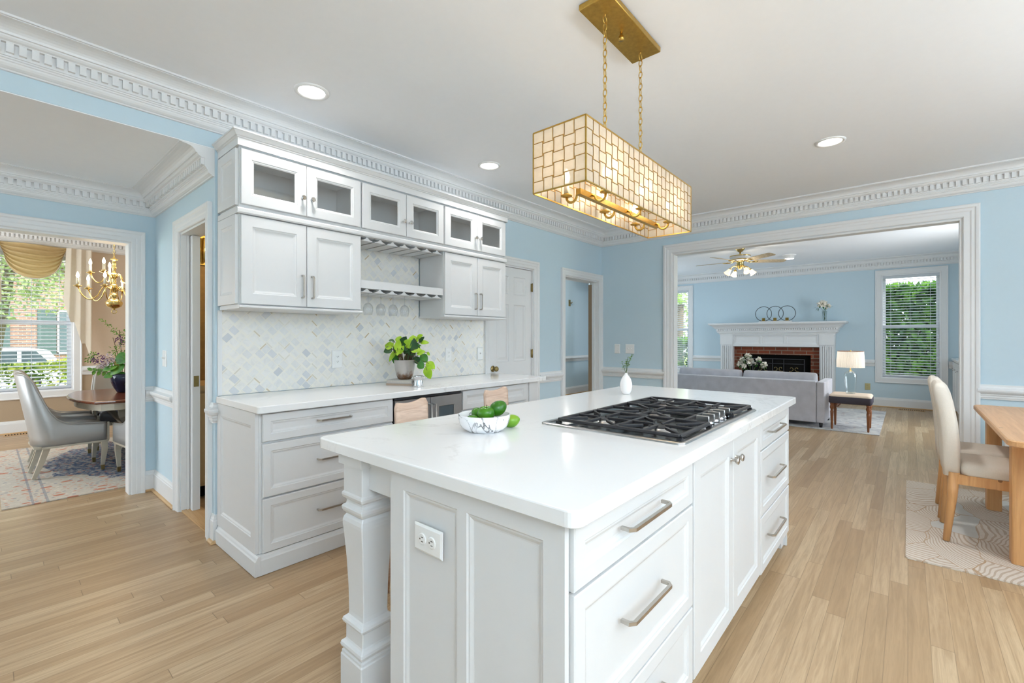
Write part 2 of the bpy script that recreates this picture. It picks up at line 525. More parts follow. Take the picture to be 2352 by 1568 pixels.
def m_wood(name, ca, cb, axis=0, sc=1.0, rough=0.45, knots=False, cdark=None):
    t = NT(name)
    p = t.sep(t.obj())
    s3 = [26, 26, 26]; s3[axis] = 1.6
    v = t.comb(t.math('MULTIPLY', p[0], s3[0] * sc), t.math('MULTIPLY', p[1], s3[1] * sc), t.math('MULTIPLY', p[2], s3[2] * sc))
    g = t.noise(v, 1.0, 5, 0.55, 1.2)
    c = t.mix(t.ramp(g, [(0.3, (0, 0, 0, 1)), (0.7, (1, 1, 1, 1))]), ca, cb)
    f = t.noise(v, 5.0, 3, 0.6)
    c = t.mix(t.math('MULTIPLY', t.ramp(f, [(0.3, (1, 1, 1, 1)), (0.45, (0, 0, 0, 1))]), 0.22), c, tuple(x * 0.6 for x in ca[:3]) + (1,))
    if knots:
        vo = t.voro(t.obj(), 7.0, 'F1', 1.0)
        k = t.math('LESS_THAN', vo['Distance'], 0.07)
        c = t.mix(t.math('MULTIPLY', k, 0.8), c, srgb(110, 66, 34))
    t.bump(g, 0.06, 0.002)
    return t.set(c, rough)
M['stoolwood'] = m_wood('blush_washed_wood', srgb(200, 168, 146), srgb(232, 206, 186), 0, 1.6)
M['pine'] = m_wood('honey_pine', srgb(196, 142, 88), srgb(222, 172, 118), 2, 0.8, 0.45, True)
M['pinetop'] = m_wood('honey_pine_top', srgb(196, 144, 92), srgb(220, 172, 122), 0, 0.8, 0.35, True)
M['walnut'] = m_wood('reddish_walnut_top', srgb(92, 48, 32), srgb(132, 76, 52), 0, 1.0, 0.16)
M['legwood'] = m_wood('carved_brown_wood', srgb(116, 66, 36), srgb(160, 100, 60), 2)
M['fanblade'] = m_wood('pale_fan_blade', srgb(176, 158, 128), srgb(212, 196, 166), 0)
M['shoewood'] = m_wood('oak_shoe_moulding', srgb(180, 140, 92), srgb(206, 170, 124), 1)

def m_quartz():
    t = NT('white_quartz')
    p = t.obj()
    a = t.noise(t.mapping(p, (1, 1, 1), (0, 0, 0.6)), 1.4, 6, 0.62, 1.6)
    vein = t.math('SUBTRACT', 1.0, t.math('MULTIPLY', t.math('ABSOLUTE', t.math('SUBTRACT', a, 0.5)), 60), clamp=True)
    msk = t.ramp(t.noise(p, 1.1, 3), [(0.48, (0, 0, 0, 1)), (0.66, (1, 1, 1, 1))])
    f2 = t.noise(p, 60, 3)
    k = t.math('MULTIPLY', t.math('MULTIPLY', vein, msk), t.math('MULTIPLY', f2, 0.55))
    cl = t.noise(p, 2.0, 4)
    c = t.mix(t.math('MULTIPLY', cl, 0.12), (0.85, 0.85, 0.85, 1), (0.79, 0.79, 0.79, 1))
    c = t.mix(k, c, srgb(150, 146, 142))
    return t.set(c, 0.13, spec=0.5)
M['quartz'] = m_quartz()

def m_bowl():
    t = NT('marbled_ceramic')
    p = t.obj()
    a = t.noise(p, 7, 5, 0.55, 1.2)
    v = t.math('SUBTRACT', 1.0, t.math('MULTIPLY', t.math('ABSOLUTE', t.math('SUBTRACT', a, 0.50)), 55), clamp=True)
    msk = t.ramp(t.noise(p, 9, 2), [(0.30, (0, 0, 0, 1)), (0.42, (1, 1, 1, 1))])
    c = t.mix(t.math('MULTIPLY', v, msk), (0.86, 0.86, 0.88, 1), srgb(60, 56, 58))
    return t.set(c, 0.15)
M['bowl'] = m_bowl()

def m_tile():
    # marble lattice mosaic: diamonds with slim strips between, in the plane x, z
    t = NT('marble_lattice_mosaic')
    p = t.sep(t.pos())
    s = 1 / 0.055
    u = t.math('MULTIPLY', t.math('ADD', p[0], p[2]), s * 0.7071)
    w = t.math('MULTIPLY', t.math('SUBTRACT', p[0], p[2]), s * 0.7071)
    iu = t.math('FLOOR', u); iw = t.math('FLOOR', w); fu = t.math('FRACT', u); fw = t.math('FRACT', w)
    wn = t.white(t.comb(iu, iw, 0.5)); w2 = t.white(t.comb(iu, iw, 9.5))
    col = t.ramp(wn[0], [(0, srgb(231, 228, 222)), (0.5, srgb(233, 231, 227)), (0.74, srgb(227, 226, 223)), (0.87, srgb(219, 219, 219)), (0.95, srgb(208, 210, 213)), (1, srgb(198, 201, 206))])
    nz = t.noise(t.pos(), 22, 5, 0.6, 1.0)
    col = t.mix(t.math('MULTIPLY', t.ramp(nz, [(0.45, (0, 0, 0, 1)), (0.75, (1, 1, 1, 1))]), 0.35), col, srgb(198, 198, 198))
    # strip along one side of each cell
    par = t.math('MODULO', t.math('ADD', iu, iw), 2.0)
    par = t.math('ABSOLUTE', par)
    st = t.mix(par, t.comb(fu, fu, fu), t.comb(fw, fw, fw))
    sx = t.sep(st)[0]
    strip = t.math('LESS_THAN', sx, 0.19)
    scol = t.ramp(w2[0], [(0, srgb(234, 231, 224)), (0.70, srgb(232, 229, 222)), (0.86, srgb(216, 213, 206)), (0.95, srgb(206, 193, 172)), (1, srgb(188, 166, 138))])
    col = t.mix(strip, col, scol)
    def edge(x, wd): return t.math('LESS_THAN', t.math('MINIMUM', x, t.math('SUBTRACT', 1.0, x)), wd)
    gr = t.math('MAXIMUM', edge(fu, 0.028), edge(fw, 0.028))
    g3 = t.math('LESS_THAN', t.math('ABSOLUTE', t.math('SUBTRACT', sx, 0.21)), 0.024)
    gr = t.math('MAXIMUM', gr, g3)
    col = t.mix(gr, col, srgb(236, 231, 218))
    t.bump(gr, -0.15, 0.002)
    return t.set(col, 0.25)
M['tile'] = m_tile()

def m_brick(name, c1, c2, mortar, sw=0.2, axis='yz'):
    t = NT(name)
    p = t.sep(t.pos())
    v = t.comb(p[1] if axis[0] == 'y' else p[0], p[2], 0.0)
    b = t.n('ShaderNodeTexBrick')
    t.l(v, b.inputs['Vector'])
    b.inputs['Color1'].default_value = c1; b.inputs['Color2'].default_value = c2; b.inputs['Mortar'].default_value = mortar
    b.inputs['Scale'].default_value = 1.0
    b.inputs['Brick Width'].default_value = sw; b.inputs['Row Height'].default_value = sw * 0.33
    b.inputs['Mortar Size'].default_value = sw * 0.03
    b.inputs['Bias'].default_value = -0.2
    nz = t.noise(t.pos(), 14, 4)
    c = t.mix(t.math('MULTIPLY', nz, 0.5), b.outputs[0], tuple(x * 0.35 for x in c1[:3]) + (1,))
    t.bump(b.outputs['Fac'], -0.3, 0.004)
    return t.set(c, 0.85)
M['brick'] = m_brick('red_brick', srgb(140, 68, 40), srgb(92, 50, 36), srgb(150, 136, 118), 0.22, 'yz')
M['housebrick'] = m_brick('house_brick', srgb(140, 104, 92), srgb(108, 78, 70), srgb(170, 160, 152), 0.3, 'xz')

def m_leaf(name, cols, rough=0.45, trans=0.35, nscale=9.0):
    t = NT(name)
    oi = t.noise(t.pos(), nscale, 2)
    fine = t.white(t.n('ShaderNodeTexCoord').outputs['Normal'])
    c = t.ramp(oi, [(0.25 + 0.5 * i / max(1, len(cols) - 1), c) for i, c in enumerate(cols)])
    tl = t.n('ShaderNodeBsdfTranslucent'); t.l(c, tl.inputs[0])
    t.set(c, rough)
    mx = t.n('ShaderNodeMixShader'); mx.inputs[0].default_value = trans
    t.l(t.b.outputs[0], mx.inputs[1]); t.l(tl.outputs[0], mx.inputs[2]); t.l(mx.outputs[0], t.out.inputs[0])
    return t.m
M['leaf'] = m_leaf('glossy_green_leaf', [srgb(30, 74, 22), srgb(44, 104, 26), srgb(120, 168, 34), srgb(166, 204, 52)], 0.4, 0.25, 22)
M['leafdark'] = m_leaf('dark_green_leaf', [srgb(26, 66, 22), srgb(48, 104, 34), srgb(80, 138, 46)], 0.4, 0.2, 20)
M['leafsmall'] = m_leaf('small_green_leaf', [srgb(60, 104, 30), srgb(90, 140, 44), srgb(150, 190, 80)], 0.5, 0.3, 40)
M['hedge'] = m_leaf('hedge_leaf', [srgb(44, 78, 32), srgb(92, 126, 50), srgb(176, 188, 78), srgb(214, 212, 116)], 0.6, 0.4, 6)
M['shrub'] = m_leaf('shrub_leaf', [srgb(34, 62, 30), srgb(58, 98, 44), srgb(104, 150, 60), srgb(150, 190, 70)], 0.6, 0.35, 4)
M['treeleaf'] = m_leaf('pale_tree_leaf', [srgb(112, 132, 90), srgb(150, 166, 118), srgb(196, 202, 164)], 0.6, 0.4, 2)
M['palm'] = m_leaf('palm_frond', [srgb(110, 150, 80), srgb(160, 190, 110), srgb(200, 216, 150)], 0.6, 0.4, 3)
M['lawn'] = plain('lawn_grass', srgb(150, 176, 78), 0.95, nscale=4, namt=0.2)
M['apple'] = m_leaf('green_fruit_skin', [srgb(34, 88, 8), srgb(50, 112, 14), srgb(84, 144, 26)], 0.22, 0.0, 9)
M['lime'] = m_leaf('lime_skin', [srgb(60, 120, 16), srgb(104, 154, 30), srgb(160, 186, 46)], 0.3, 0.0, 9)

def m_rug_dining():
    t = NT('oriental_rug')
    p = t.sep(t.obj())
    x, y = p[0], p[1]
    nz = t.noise(t.obj(), 26, 3, 0.7)
    sp = t.voro(t.obj(), 26, 'F1')
    cream = t.mix(nz, srgb(176, 166, 154), srgb(212, 204, 192))
    r = t.math('SQRT', t.math('ADD', t.math('POWER', t.math('MULTIPLY', x, 1.15), 2.0), t.math('POWER', t.math('MULTIPLY', y, 0.95), 2.0)))
    rn = t.math('ADD', r, t.math('MULTIPLY', t.math('SUBTRACT', t.noise(t.obj(), 4, 3), 0.5), 0.5))
    blue = t.math('LESS_THAN', rn, 0.98)
    field = t.mix(blue, cream, t.mix(t.ramp(nz, [(.42, (0, 0, 0, 1)), (.6, (1, 1, 1, 1))]), srgb(78, 92, 120), srgb(168, 164, 160)))
    wn = t.white(sp['Position'])
    acc = t.ramp(wn[0], [(0, srgb(196, 104, 66)), (0.35, srgb(206, 150, 108)), (0.55, srgb(86, 100, 130)), (0.8, srgb(226, 214, 196)), (1, srgb(150, 120, 96))], 'CONSTANT')
    dots = t.math('LESS_THAN', sp['Distance'], 0.33)
    c = t.mix(t.math('MULTIPLY', dots, 0.5), field, acc)
    big = t.voro(t.mapping(t.obj(), (1, 1.6, 1)), 5.2, 'F1')
    bd = t.math('MULTIPLY', t.math('LESS_THAN', big['Distance'], 0.2), t.math('SUBTRACT', 1.0, blue))
    c = t.mix(t.math('MULTIPLY', bd, 0.75), c, srgb(186, 100, 66))
    ax = t.math('ABSOLUTE', x); ay = t.math('ABSOLUTE', y)
    def band(v, a, b): return t.math('MULTIPLY', t.math('GREATER_THAN', v, a), t.math('LESS_THAN', v, b))
    bo = t.math('MAXIMUM', band(ax, 0.905, 0.922), band(ax, 0.985, 1.0))
    c = t.mix(t.math('MULTIPLY', bo, 0.5), c, srgb(110, 120, 138))
    outer = t.math('MAXIMUM', t.math('GREATER_THAN', ax, 1.40), t.math('GREATER_THAN', ay, 1.33))
    c = t.mix(t.math('MULTIPLY', outer, 0.7), c, srgb(206, 190, 168))
    t.bump(nz, 0.5, 0.004)
    return t.set(c, 0.95, spec=0.1)
M['rug_dining'] = m_rug_dining()
def m_rug_leaf():
    t = NT('leaf_pattern_rug')
    o = t.obj()
    nzw = t.n('ShaderNodeTexNoise'); t.l(o, nzw.inputs['Vector']); nzw.inputs['Scale'].default_value = 2.0
    warp = t.n('ShaderNodeVectorMath', operation='SCALE'); t.l(nzw.outputs['Color'], warp.inputs[0]); warp.inputs['Scale'].default_value = 0.25
    add = t.n('ShaderNodeVectorMath', operation='ADD'); t.l(o, add.inputs[0]); t.l(warp.outputs[0], add.inputs[1])
    q = t.mapping(add.outputs[0], (1.0, 2.0, 1.0), (0, 0, 0.7))
    vo = t.voro(q, 2.3, 'F1')
    ed = t.voro(q, 2.3, 'DISTANCE_TO_EDGE')
    wn = t.white(vo['Position'])
    ang = t.math('MULTIPLY', wn[0], 6.28)
    p = t.sep(add.outputs[0])
    s = t.math('ADD', t.math('MULTIPLY', p[0], t.math('COSINE', ang)), t.math('MULTIPLY', p[1], t.math('SINE', ang)))
    s2 = t.math('ADD', s, t.math('MULTIPLY', vo['Distance'], 0.12))
    st = t.math('SINE', t.math('MULTIPLY', s2, 260))
    stripe = t.math('GREATER_THAN', st, 0.35)
    plainc = t.math('GREATER_THAN', wn[0], 0.92)
    base = t.mix(t.noise(o, 90, 3), srgb(196, 186, 174), srgb(216, 207, 196))
    c = t.mix(t.math('MULTIPLY', stripe, 0.55), base, srgb(160, 134, 108))
    c = t.mix(plainc, c, srgb(196, 196, 192))
    edge = t.math('LESS_THAN', ed['Distance'], 0.008)
    c = t.mix(t.math('MULTIPLY', edge, .8), c, srgb(172, 142, 110))
    t.bump(stripe, 0.4, 0.003)
    return t.set(c, 0.95, spec=0.1)
M['rug_leaf'] = m_rug_leaf()
def m_rug_grey():
    t = NT('pale_distressed_rug')
    o = t.obj()
    a = t.noise(o, 5, 5, 0.7, 1.0)
    c = t.ramp(a, [(0.3, srgb(150, 148, 156)), (0.5, srgb(198, 196, 196)), (0.75, srgb(226, 222, 214))])
    b = t.noise(t.mapping(o, (1, 1, 1), (0, 0, 0), (5, 2, 0)), 9, 3)
    c = t.mix(t.math('MULTIPLY', t.ramp(b, [(0.62, (0, 0, 0, 1)), (0.7, (1, 1, 1, 1))]), 0.5), c, srgb(176, 130, 110))
    return t.set(c, 0.95, spec=0.1)
M['rug_grey'] = m_rug_grey()
def m_capiz():
    t = NT('capiz_shell')
    o = t.obj()
    nz = t.noise(o, 34, 4, 0.6)
    vo = t.voro(o, 15, 'F1')
    c = t.mix(nz, srgb(200, 188, 168), srgb(232, 224, 208))
    c = t.mix(t.math('MULTIPLY', t.white(vo['Position'])[0], 0.3), c, srgb(214, 206, 196))
    tl = t.n('ShaderNodeBsdfTranslucent'); t.l(c, tl.inputs[0])
    t.set(c, 0.25, spec=0.6)
    mx = t.n('ShaderNodeMixShader'); mx.inputs[0].default_value = 0.5
    t.l(t.b.outputs[0], mx.inputs[1]); t.l(tl.outputs[0], mx.inputs[2])
    tp = t.n('ShaderNodeBsdfTransparent'); m2 = t.n('ShaderNodeMixShader'); m2.inputs[0].default_value = 0.05
    t.l(mx.outputs[0], m2.inputs[1]); t.l(tp.outputs[0], m2.inputs[2]); t.l(m2.outputs[0], t.out.inputs[0])
    return t.m
M['capiz'] = m_capiz()
def m_shade():
    t = NT('pleated_cream_shade')
    c = t.mix(t.noise(t.obj(), 60, 3), srgb(242, 234, 224), srgb(250, 244, 236))
    tl = t.n('ShaderNodeBsdfTranslucent'); t.l(c, tl.inputs[0])
    t.set(c, 0.8, spec=0.1)
    mx = t.n('ShaderNodeMixShader'); mx.inputs[0].default_value = 0.45
    t.l(t.b.outputs[0], mx.inputs[1]); t.l(tl.outputs[0], mx.inputs[2]); t.l(mx.outputs[0], t.out.inputs[0])
    return t.m
M['shade'] = m_shade()
def m_cloth(name, ca, cb, tr):
    t = NT(name)
    c = t.mix(t.noise(t.pos(), 14, 3), ca, cb)
    tl = t.n('ShaderNodeBsdfTranslucent'); t.l(c, tl.inputs[0])
    t.set(c, 0.5, spec=0.4)
    mx = t.n('ShaderNodeMixShader'); mx.inputs[0].default_value = tr
    t.l(t.b.outputs[0], mx.inputs[1]); t.l(tl.outputs[0], mx.inputs[2]); t.l(mx.outputs[0], t.out.inputs[0])
    return t.m
M['swag'] = m_cloth('gold_cream_satin', srgb(206, 180, 130), srgb(220, 196, 148), .3)
M['slat'] = m_cloth('white_blind_slat', (0.80, 0.83, 0.88, 1), (0.82, 0.85, 0.90, 1), .35)
M['jabot'] = m_cloth('taupe_cream_satin', srgb(222, 210, 190), srgb(232, 221, 204), .25)
def m_pot():
    t = NT('aged_silver_pot')
    o = t.obj(); p = t.sep(o)
    nz = t.noise(o, 24, 5, 0.65)
    k = t.math('SUBTRACT', t.math('ADD', nz, 0.22), t.math('MULTIPLY', p[2], 6.5), clamp=True)
    c = t.mix(t.ramp(k, [(0.35, (0, 0, 0, 1)), (0.6, (1, 1, 1, 1))]), srgb(184, 180, 176), srgb(132, 102, 80))
    return t.set(c, 0.34, metal=0.85)
M['pot'] = m_pot()

# ================================================================ the setting
RX = Matrix.Rotation(R(-90), 4, 'Z')      # local -Y faces world -X; local x = -world y, local y = world x
RY = Matrix.Rotation(R(180), 4, 'Z')
CAS = [(0, 0), (0, .012), (.006, .017), (.030, .017), (.038, .021), (.062, .021), (.070, .027), (.084, .029), (.09, .026), (.09, 0)]
CASW = [(0, 0), (0, .014), (.006, .018), (.07, .018), (.078, .026), (.09, .026), (.09, 0)]
FLAT = 0.12
def wall(name, a0, a1, t0, t1, z0, z1, holes=(), axis='x', m='wall'):
    mb = MB()
    ba = sorted({a0, a1, *[h[0] for h in holes], *[h[1] for h in holes]})
    bz = sorted({z0, z1, *[h[2] for h in holes], *[h[3] for h in holes]})
    for i in range(len(ba) - 1):
        for j in range(len(bz) - 1):
            ca = (ba[i] + ba[i + 1]) / 2; cz = (bz[j] + bz[j + 1]) / 2
            if any(h[0] < ca < h[1] and h[2] < cz < h[3] for h in holes): continue
            if axis == 'x': mb.box(ba[i], ba[i + 1], t0, t1, bz[j], bz[j + 1])
            else: mb.box(t0, t1, ba[i], ba[i + 1], bz[j], bz[j + 1])
    return struct(name, mb, M[m])

struct('floor', MB().box(-3.1, 11.1, -3.3, 9.2, -.1, 0), M['floor'])
struct('ceiling', MB().box(-3.1, 11.1, -3.3, 9.2, 2.75, 2.85), M['ceiling'])
struct('ceiling_nook', MB().box(-3.0, .95, 3.283, 4.8, 2.460, 2.75), M['ceiling'])
wall('wall_north', -3.0, 5.73, 3.28, 3.40, 0, 2.75, [(-3.0, .95, 0, 2.465), (3.44, 4.17, 0, 2.07), (4.81, 5.65, 0, 2.07)])
wall('wall_nook_side', 3.40, 4.80, .95, 1.07, 0, 2.75, [(3.42, 4.05, 0, 2.05)], 'y')
wall('wall_nook_back', -3.0, 4.3, 4.80, 4.93, 0, 2.75, [(-1.2, .79, 0, 2.06)])
wall('wall_east', -3.2, 3.40, 5.73, 5.85, 0, 2.75, [(-.37, 2.26, 0, 2.35)], 'y')
wall('wall_south', -3.0, 5.73, -3.3, -3.2, 0, 2.75, [(1.2, 2.8, 1.1, 2.1)])
wall('wall_west', -3.3, 9.15, -3.1, -3.0, 0, 2.75, [(3.75, 4.4, .5, 2.1), (5.9, 8.5, .65, 2.35)], 'y')
# dining room
wall('wall_dining_far', -3.0, 2.6, 9.03, 9.15, 0, 2.75, [(.02, .845, .545, 2.45)], m='dining_wall')
wall('wall_dining_right', 4.93, 9.15, 2.6, 2.7, 0, 2.75, (), 'y', 'dining_wall')
struct('wall_dining_dado', MB().box(.936, 2.6, 9.024, 9.03, .14, .8).box(-3, -.07, 9.024, 9.03, .14, .8).box(-.07, .936, 9.024, 9.03, .14, .44), M['tan_wall'])
# living room
wall('wall_living_far', -1.25, 5.05, 10.95, 11.07, 0, 2.75, [(-.44, .372, .54, 2.445), (3.918, 4.73, .54, 2.43)], 'y')
wall('wall_living_left', 5.85, 8.3, 3.30, 3.40, 0, 2.75)
wall('wall_living_step', 3.30, 5.05, 8.3, 8.4, 0, 2.75, (), 'y')
wall('wall_living_recess', 8.4, 10.95, 4.95, 5.05, 0, 2.75, [(8.8, 9.9, .6, 2.3)])
wall('wall_living_right', 5.85, 10.95, -1.25, -1.15, 0, 2.75, [(7.6, 8.8, .6, 2.3)])
# hall and pantry behind the north wall
wall('wall_hall_far', 4.3, 11.0, 5.8, 5.9, 0, 2.75)
wall('wall_hall_left', 3.40, 5.8, 4.2, 4.3, 0, 2.75, (), 'y')
wall('wall_hall_right', 5.05, 5.8, 10.9, 11.0, 0, 2.75, (), 'y')
wall('wall_pantry_right', 3.40, 4.80, 3.2, 3.3, 0, 2.75, (), 'y', 'gold_wall')
struct('wall_pantry_back', MB().box(1.07, 3.2, 4.78, 4.798, 0, 2.75), M['gold_wall'])

# ---- crown mouldings with dentils
def arc(cx, cz, r, a0, a1, n):
    return [(cx + r * math.cos(R(a0 + (a1 - a0) * i / n)), cz + r * math.sin(R(a0 + (a1 - a0) * i / n))) for i in range(n + 1)]
def crown_prof(zc, k=1.0):
    p = [(0, -.19), (.014, -.19), (.017, -.184), (.024, -.181), (.034, -.174), (.040, -.164), (.041, -.156), (.046, -.153), (.046, -.146), (.052, -.143), (.052, -.137), (.058, -.135), (.058, -.080)]
    p += [(.078, -.080), (.080, -.076), (.092, -.071), (.099, -.063), (.100, -.056), (.110, -.055)]
    for i in range(7):
        a = R(90 * i / 6)
        p.append((.110 + .076 * (1 - math.cos(a)), -.055 + .042 * math.sin(a)))
    p += [(.186, -.010), (.198, -.010), (.198, 0), (0, 0)]
    return [(o * k, zc + z * k) for o, z in p]
def cornice(name, zc, path, label=None, k=1.0, skip=None):
    mb = MB()
    mb.sweep(crown_prof(zc, k), path)
    for (ax, ay), (bx, by) in zip(path, path[1:]):
        L = math.hypot(bx - ax, by - ay)
        ang = math.atan2(by - ay, bx - ax)
        mb.M = Matrix.Translation((ax, ay, 0)) @ Matrix.Rotation(ang, 4, 'Z')
        n = int(L / .0423)
        for i in range(n):
            s = i * .0423 + .008
            mb.box(s, s + .0255, .05 * k, .077 * k, zc - .124 * k, zc - .080 * k)
    mb.M = Matrix.Identity(4)
    return struct(name, mb, M['trim'], None, label)
cornice('trim_1', 2.75, [(5.73, -3.19), (5.73, 3.28), (-2.99, 3.28)], 'white dentil crown moulding around the kitchen ceiling')
cornice('trim_2', 2.465, [(.95, 3.285), (.95, 4.80), (-2.99, 4.80)], 'white dentil crown moulding in the lower nook', .92)
cornice('trim_3', 2.75, [(2.6, 9.03), (-2.9, 9.03)], 'white dentil crown moulding above the dining window', 1.12)
cornice('trim_4', 2.75, [(10.95, -1.14), (10.95, 4.95), (8.4, 4.95)], 'white dentil crown moulding above the fireplace wall')
cornice('trim_5', 2.75, [(10.9, 5.8), (4.3, 5.8)], 'white crown moulding in the hall', .9)

# ---- chair rails and baseboards
RAIL = [(0, .747), (.013, .747), (.013, .758), (.019, .762), (.019, .778), (.025, .783), (.025, .792), (.036, .802), (.044, .815), (.046, .828), (.044, .836), (.020, .846), (.016, .856), (.013, .860), (.013, .873), (0, .873)]
BASE = [(0, .003), (.016, .003), (.016, .135), (.012, .140), (.012, .148), (.007, .158), (.005, .170), (0, .172)]
SHOE = [(.016, .002), (.032, .002), (.031, .010), (.026, .017), (.016, .019)]
def rail(name, path):
    return struct(name, MB().sweep(RAIL, path), M['trim'])
def base(name, path):
    o = struct(name, MB().sweep(BASE, path), M['trim'])
    part('shoe_moulding', MB().sweep(SHOE, path), M['shoewood'], o, 'natural oak shoe moulding')
    return o
rail('trim_6', [(5.73, -3.19), (5.73, -.462)])
rail('trim_7', [(5.73, 2.352), (5.73, 3.28)])
rail('trim_8', [(4.72, 3.28), (4.262, 3.28)])
rail('trim_9', [(.95, 4.142), (.95, 4.80), (.882, 4.80)])
rail('trim_10', [(.968, 3.28), (.95, 3.28), (.95, 3.328)])
rail('trim_11', [(2.6, 9.024), (.937, 9.024)])
rail('trim_12', [(10.95, .465), (10.95, 1.062)])
rail('trim_13', [(10.95, -1.14), (10.95, -.535)])
rail('trim_14', [(10.95, 3.152), (10.95, 3.825)])
rail('trim_15', [(10.89, 5.8), (4.31, 5.8)])
base('baseboard_east', [(5.73, -3.19), (5.73, -.462)])
base('baseboard_corner', [(5.73, 2.352), (5.73, 3.28)])
base('baseboard_north', [(4.72, 3.28), (4.262, 3.28)])
base('baseboard_nook', [(.95, 4.142), (.95, 4.80), (.882, 4.80)])
base('baseboard_strip', [(.962, 3.28), (.95, 3.28), (.95, 3.328)])
base('baseboard_dining', [(2.59, 9.024), (-2.9, 9.024)])
base('baseboard_living', [(10.95, -1.14), (10.95, 1.07)])
base('baseboard_hall', [(10.89, 5.8), (4.31, 5.8)])

# ---- doors and openings
def jambs(mb, x0, x1, zt, y0, y1, t=.014):
    mb.box(x0 - .001, x0 + t, y0, y1, 0, zt + .001).box(x1 - t, x1 + .001, y0, y1, 0, zt + .001).box(x0 + t, x1 - t, y0, y1, zt - t, zt + .001)
DOOR_RINGS = [(0, 0), (.006, .006), (.018, .009), (.026, .009), (.05, .003), (.055, .003)]
# closed six-panel door beside the cabinets
d1 = sthing('door_1', (3.8, 3.3, 0), 'closed white six-panel door with a brass knob beside the cabinets')
mb = MB().framed(3.456, 4.154, .012, 2.052, 3.300, .036, [(3.56, 3.765), (3.845, 4.05)], [(.20, .84), (1.02, 1.645), (1.755, 1.955)], DOOR_RINGS)
mb.box(3.456, 4.154, 3.318, 3.336, .012, 2.052)
part('door_slab', mb, M['trim'], d1)
mb = MB().casing(3.44, 4.17, 2.07, 3.28, CAS); jambs(mb, 3.44, 4.17, 2.07, 3.281, 3.40)
part('door_casing', mb, M['trim'], d1)
mb = MB(); mb.M = Matrix.Translation((3.505, 3.30, .955)) @ Matrix.Rotation(R(90), 4, 'X')
mb.lathe([(.032, 0), (.033, .004), (.028, .009), (.013, .012), (.011, .03), (.019, .036), (.027, .046), (.028, .056), (.022, .066), (.008, .070)], (0, 0, 0), 20)
part('door_knob', mb, M['oldbrass'], d1, 'round aged brass knob')
for z in (1.86, 1.10, .30):
    part('hinge', MB().box(4.146, 4.166, 3.286, 3.300, z - .045, z + .045).tube([(4.156, 3.284, z - .05), (4.156, 3.284, z + .05)], .007, 8), M['oldbrass'], d1, 'aged brass hinge')
# cased opening to the hall
d2 = sthing('door_2', (5.23, 3.3, 0), 'open cased doorway to the blue hall at the room corner')
mb = MB().casing(4.81, 5.64, 2.07, 3.28, CAS); jambs(mb, 4.81, 5.65, 2.07, 3.281, 3.42)
mb.box(5.615, 5.636, 3.33, 3.37, 0, 2.055)
part('door_casing', mb, M['trim'], d2)
part('door_edge', MB().box(5.622, 5.636, 3.375, 3.43, .01, 2.03), M['mirrorgrey'], d2, 'brown wooden door edge')
# pantry doorway in the nook side wall
d3 = sthing('door_3', (1.0, 3.74, 0), 'narrow cased doorway in the nook side wall')
mb = MB(); mb.M = RX
mb.casing(-4.05, -3.42, 2.05, .95, CAS); jambs(mb, -4.05, -3.42, 2.05, .951, 1.07)
mb.box(-4.036, -4.022, .985, 1.0, 0, 2.035)
part('door_casing', mb, M['trim'], d3)
pk = part('pocket_door', MB().box(1.004, 1.052, 3.965, 4.034, .012, 2.03), M['trim'], d3, 'edge of a sliding white door')
part('edge_latch', MB().box(1.012, 1.044, 3.961, 3.966, .92, 1.0), M['oldbrass'], pk, 'dark metal latch plate')
part('threshold', MB().box(.955, 1.075, 3.432, 4.038, .001, .012), M['shoewood'], d3)
# cased opening to the dining room
d4 = sthing('door_4', (-.2, 4.86, 0), 'wide white cased opening to the dining room')
mb = MB().casing(-1.2, .79, 2.06, 4.80, CAS); jambs(mb, -1.2, .79, 2.06, 4.801, 4.93)
mb2 = mb
part('opening_casing', mb, M['trim'], d4)
# wide opening to the living room
d5 = sthing('door_5', (5.8, .95, 0), 'wide white cased opening to the living room')
CASL = [(0, 0), (0, .014), (.008, .02), (.045, .02), (.055, .026), (.075, .026), (.083, .034), (.1, .036), (.11, .032), (.11, 0)]
mb = MB(); mb.M = RX
mb.casing(-2.26, .37, 2.352, 5.73, CASL); jambs(mb, -2.26, .37, 2.35, 5.731, 5.85, .018)
part('opening_casing', mb, M['trim'], d5)

# ---- windows
def window(name, label, x0, x1, z0, z1, yf, MM, muntin=False):
    o = sthing(name, tuple(MM @ Vector(((x0 + x1) / 2, yf, z0))), label)
    mb = MB(); mb.M = MM
    mb.casing4(x0, x1, z0, z1, yf, CASW)
    part('window_casing', mb, M['trim'], o)
    mb = MB(); mb.M = MM
    t = .018
    for a in ((x0, x0 + t, z0, z1), (x1 - t, x1, z0, z1), (x0 + t, x1 - t, z0, z0 + t), (x0 + t, x1 - t, z1 - t, z1)):
        mb.box(a[0], a[1], yf + .001, yf + .12, a[2], a[3])
    part('window_jamb', mb, M['vinyl'], o)
    zm = (z0 + z1) / 2
    for nm, za, zb, dy in (('upper_sash', zm - .015, z1 - t, .098), ('lower_sash', z0 + t, zm + .02, .070)):
        mb = MB(); mb.M = MM
        s = .042
        xa, xb = x0 + t, x1 - t
        y0, y1 = yf + dy - .014, yf + dy + .014
        mb.box(xa, xa + s, y0, y1, za, zb).box(xb - s, xb, y0, y1, za, zb).box(xa + s, xb - s, y0, y1, za, za + s).box(xa + s, xb - s, y0, y1, zb - s, zb)
        sash = part(nm, mb, M['vinyl'], o)
        mb = MB(); mb.M = MM
        mb.box(xa + s, xb - s, yf + dy - .002, yf + dy + .002, za + s, zb - s)
        part('glass_pane', mb, M['pane'], sash)
    return o
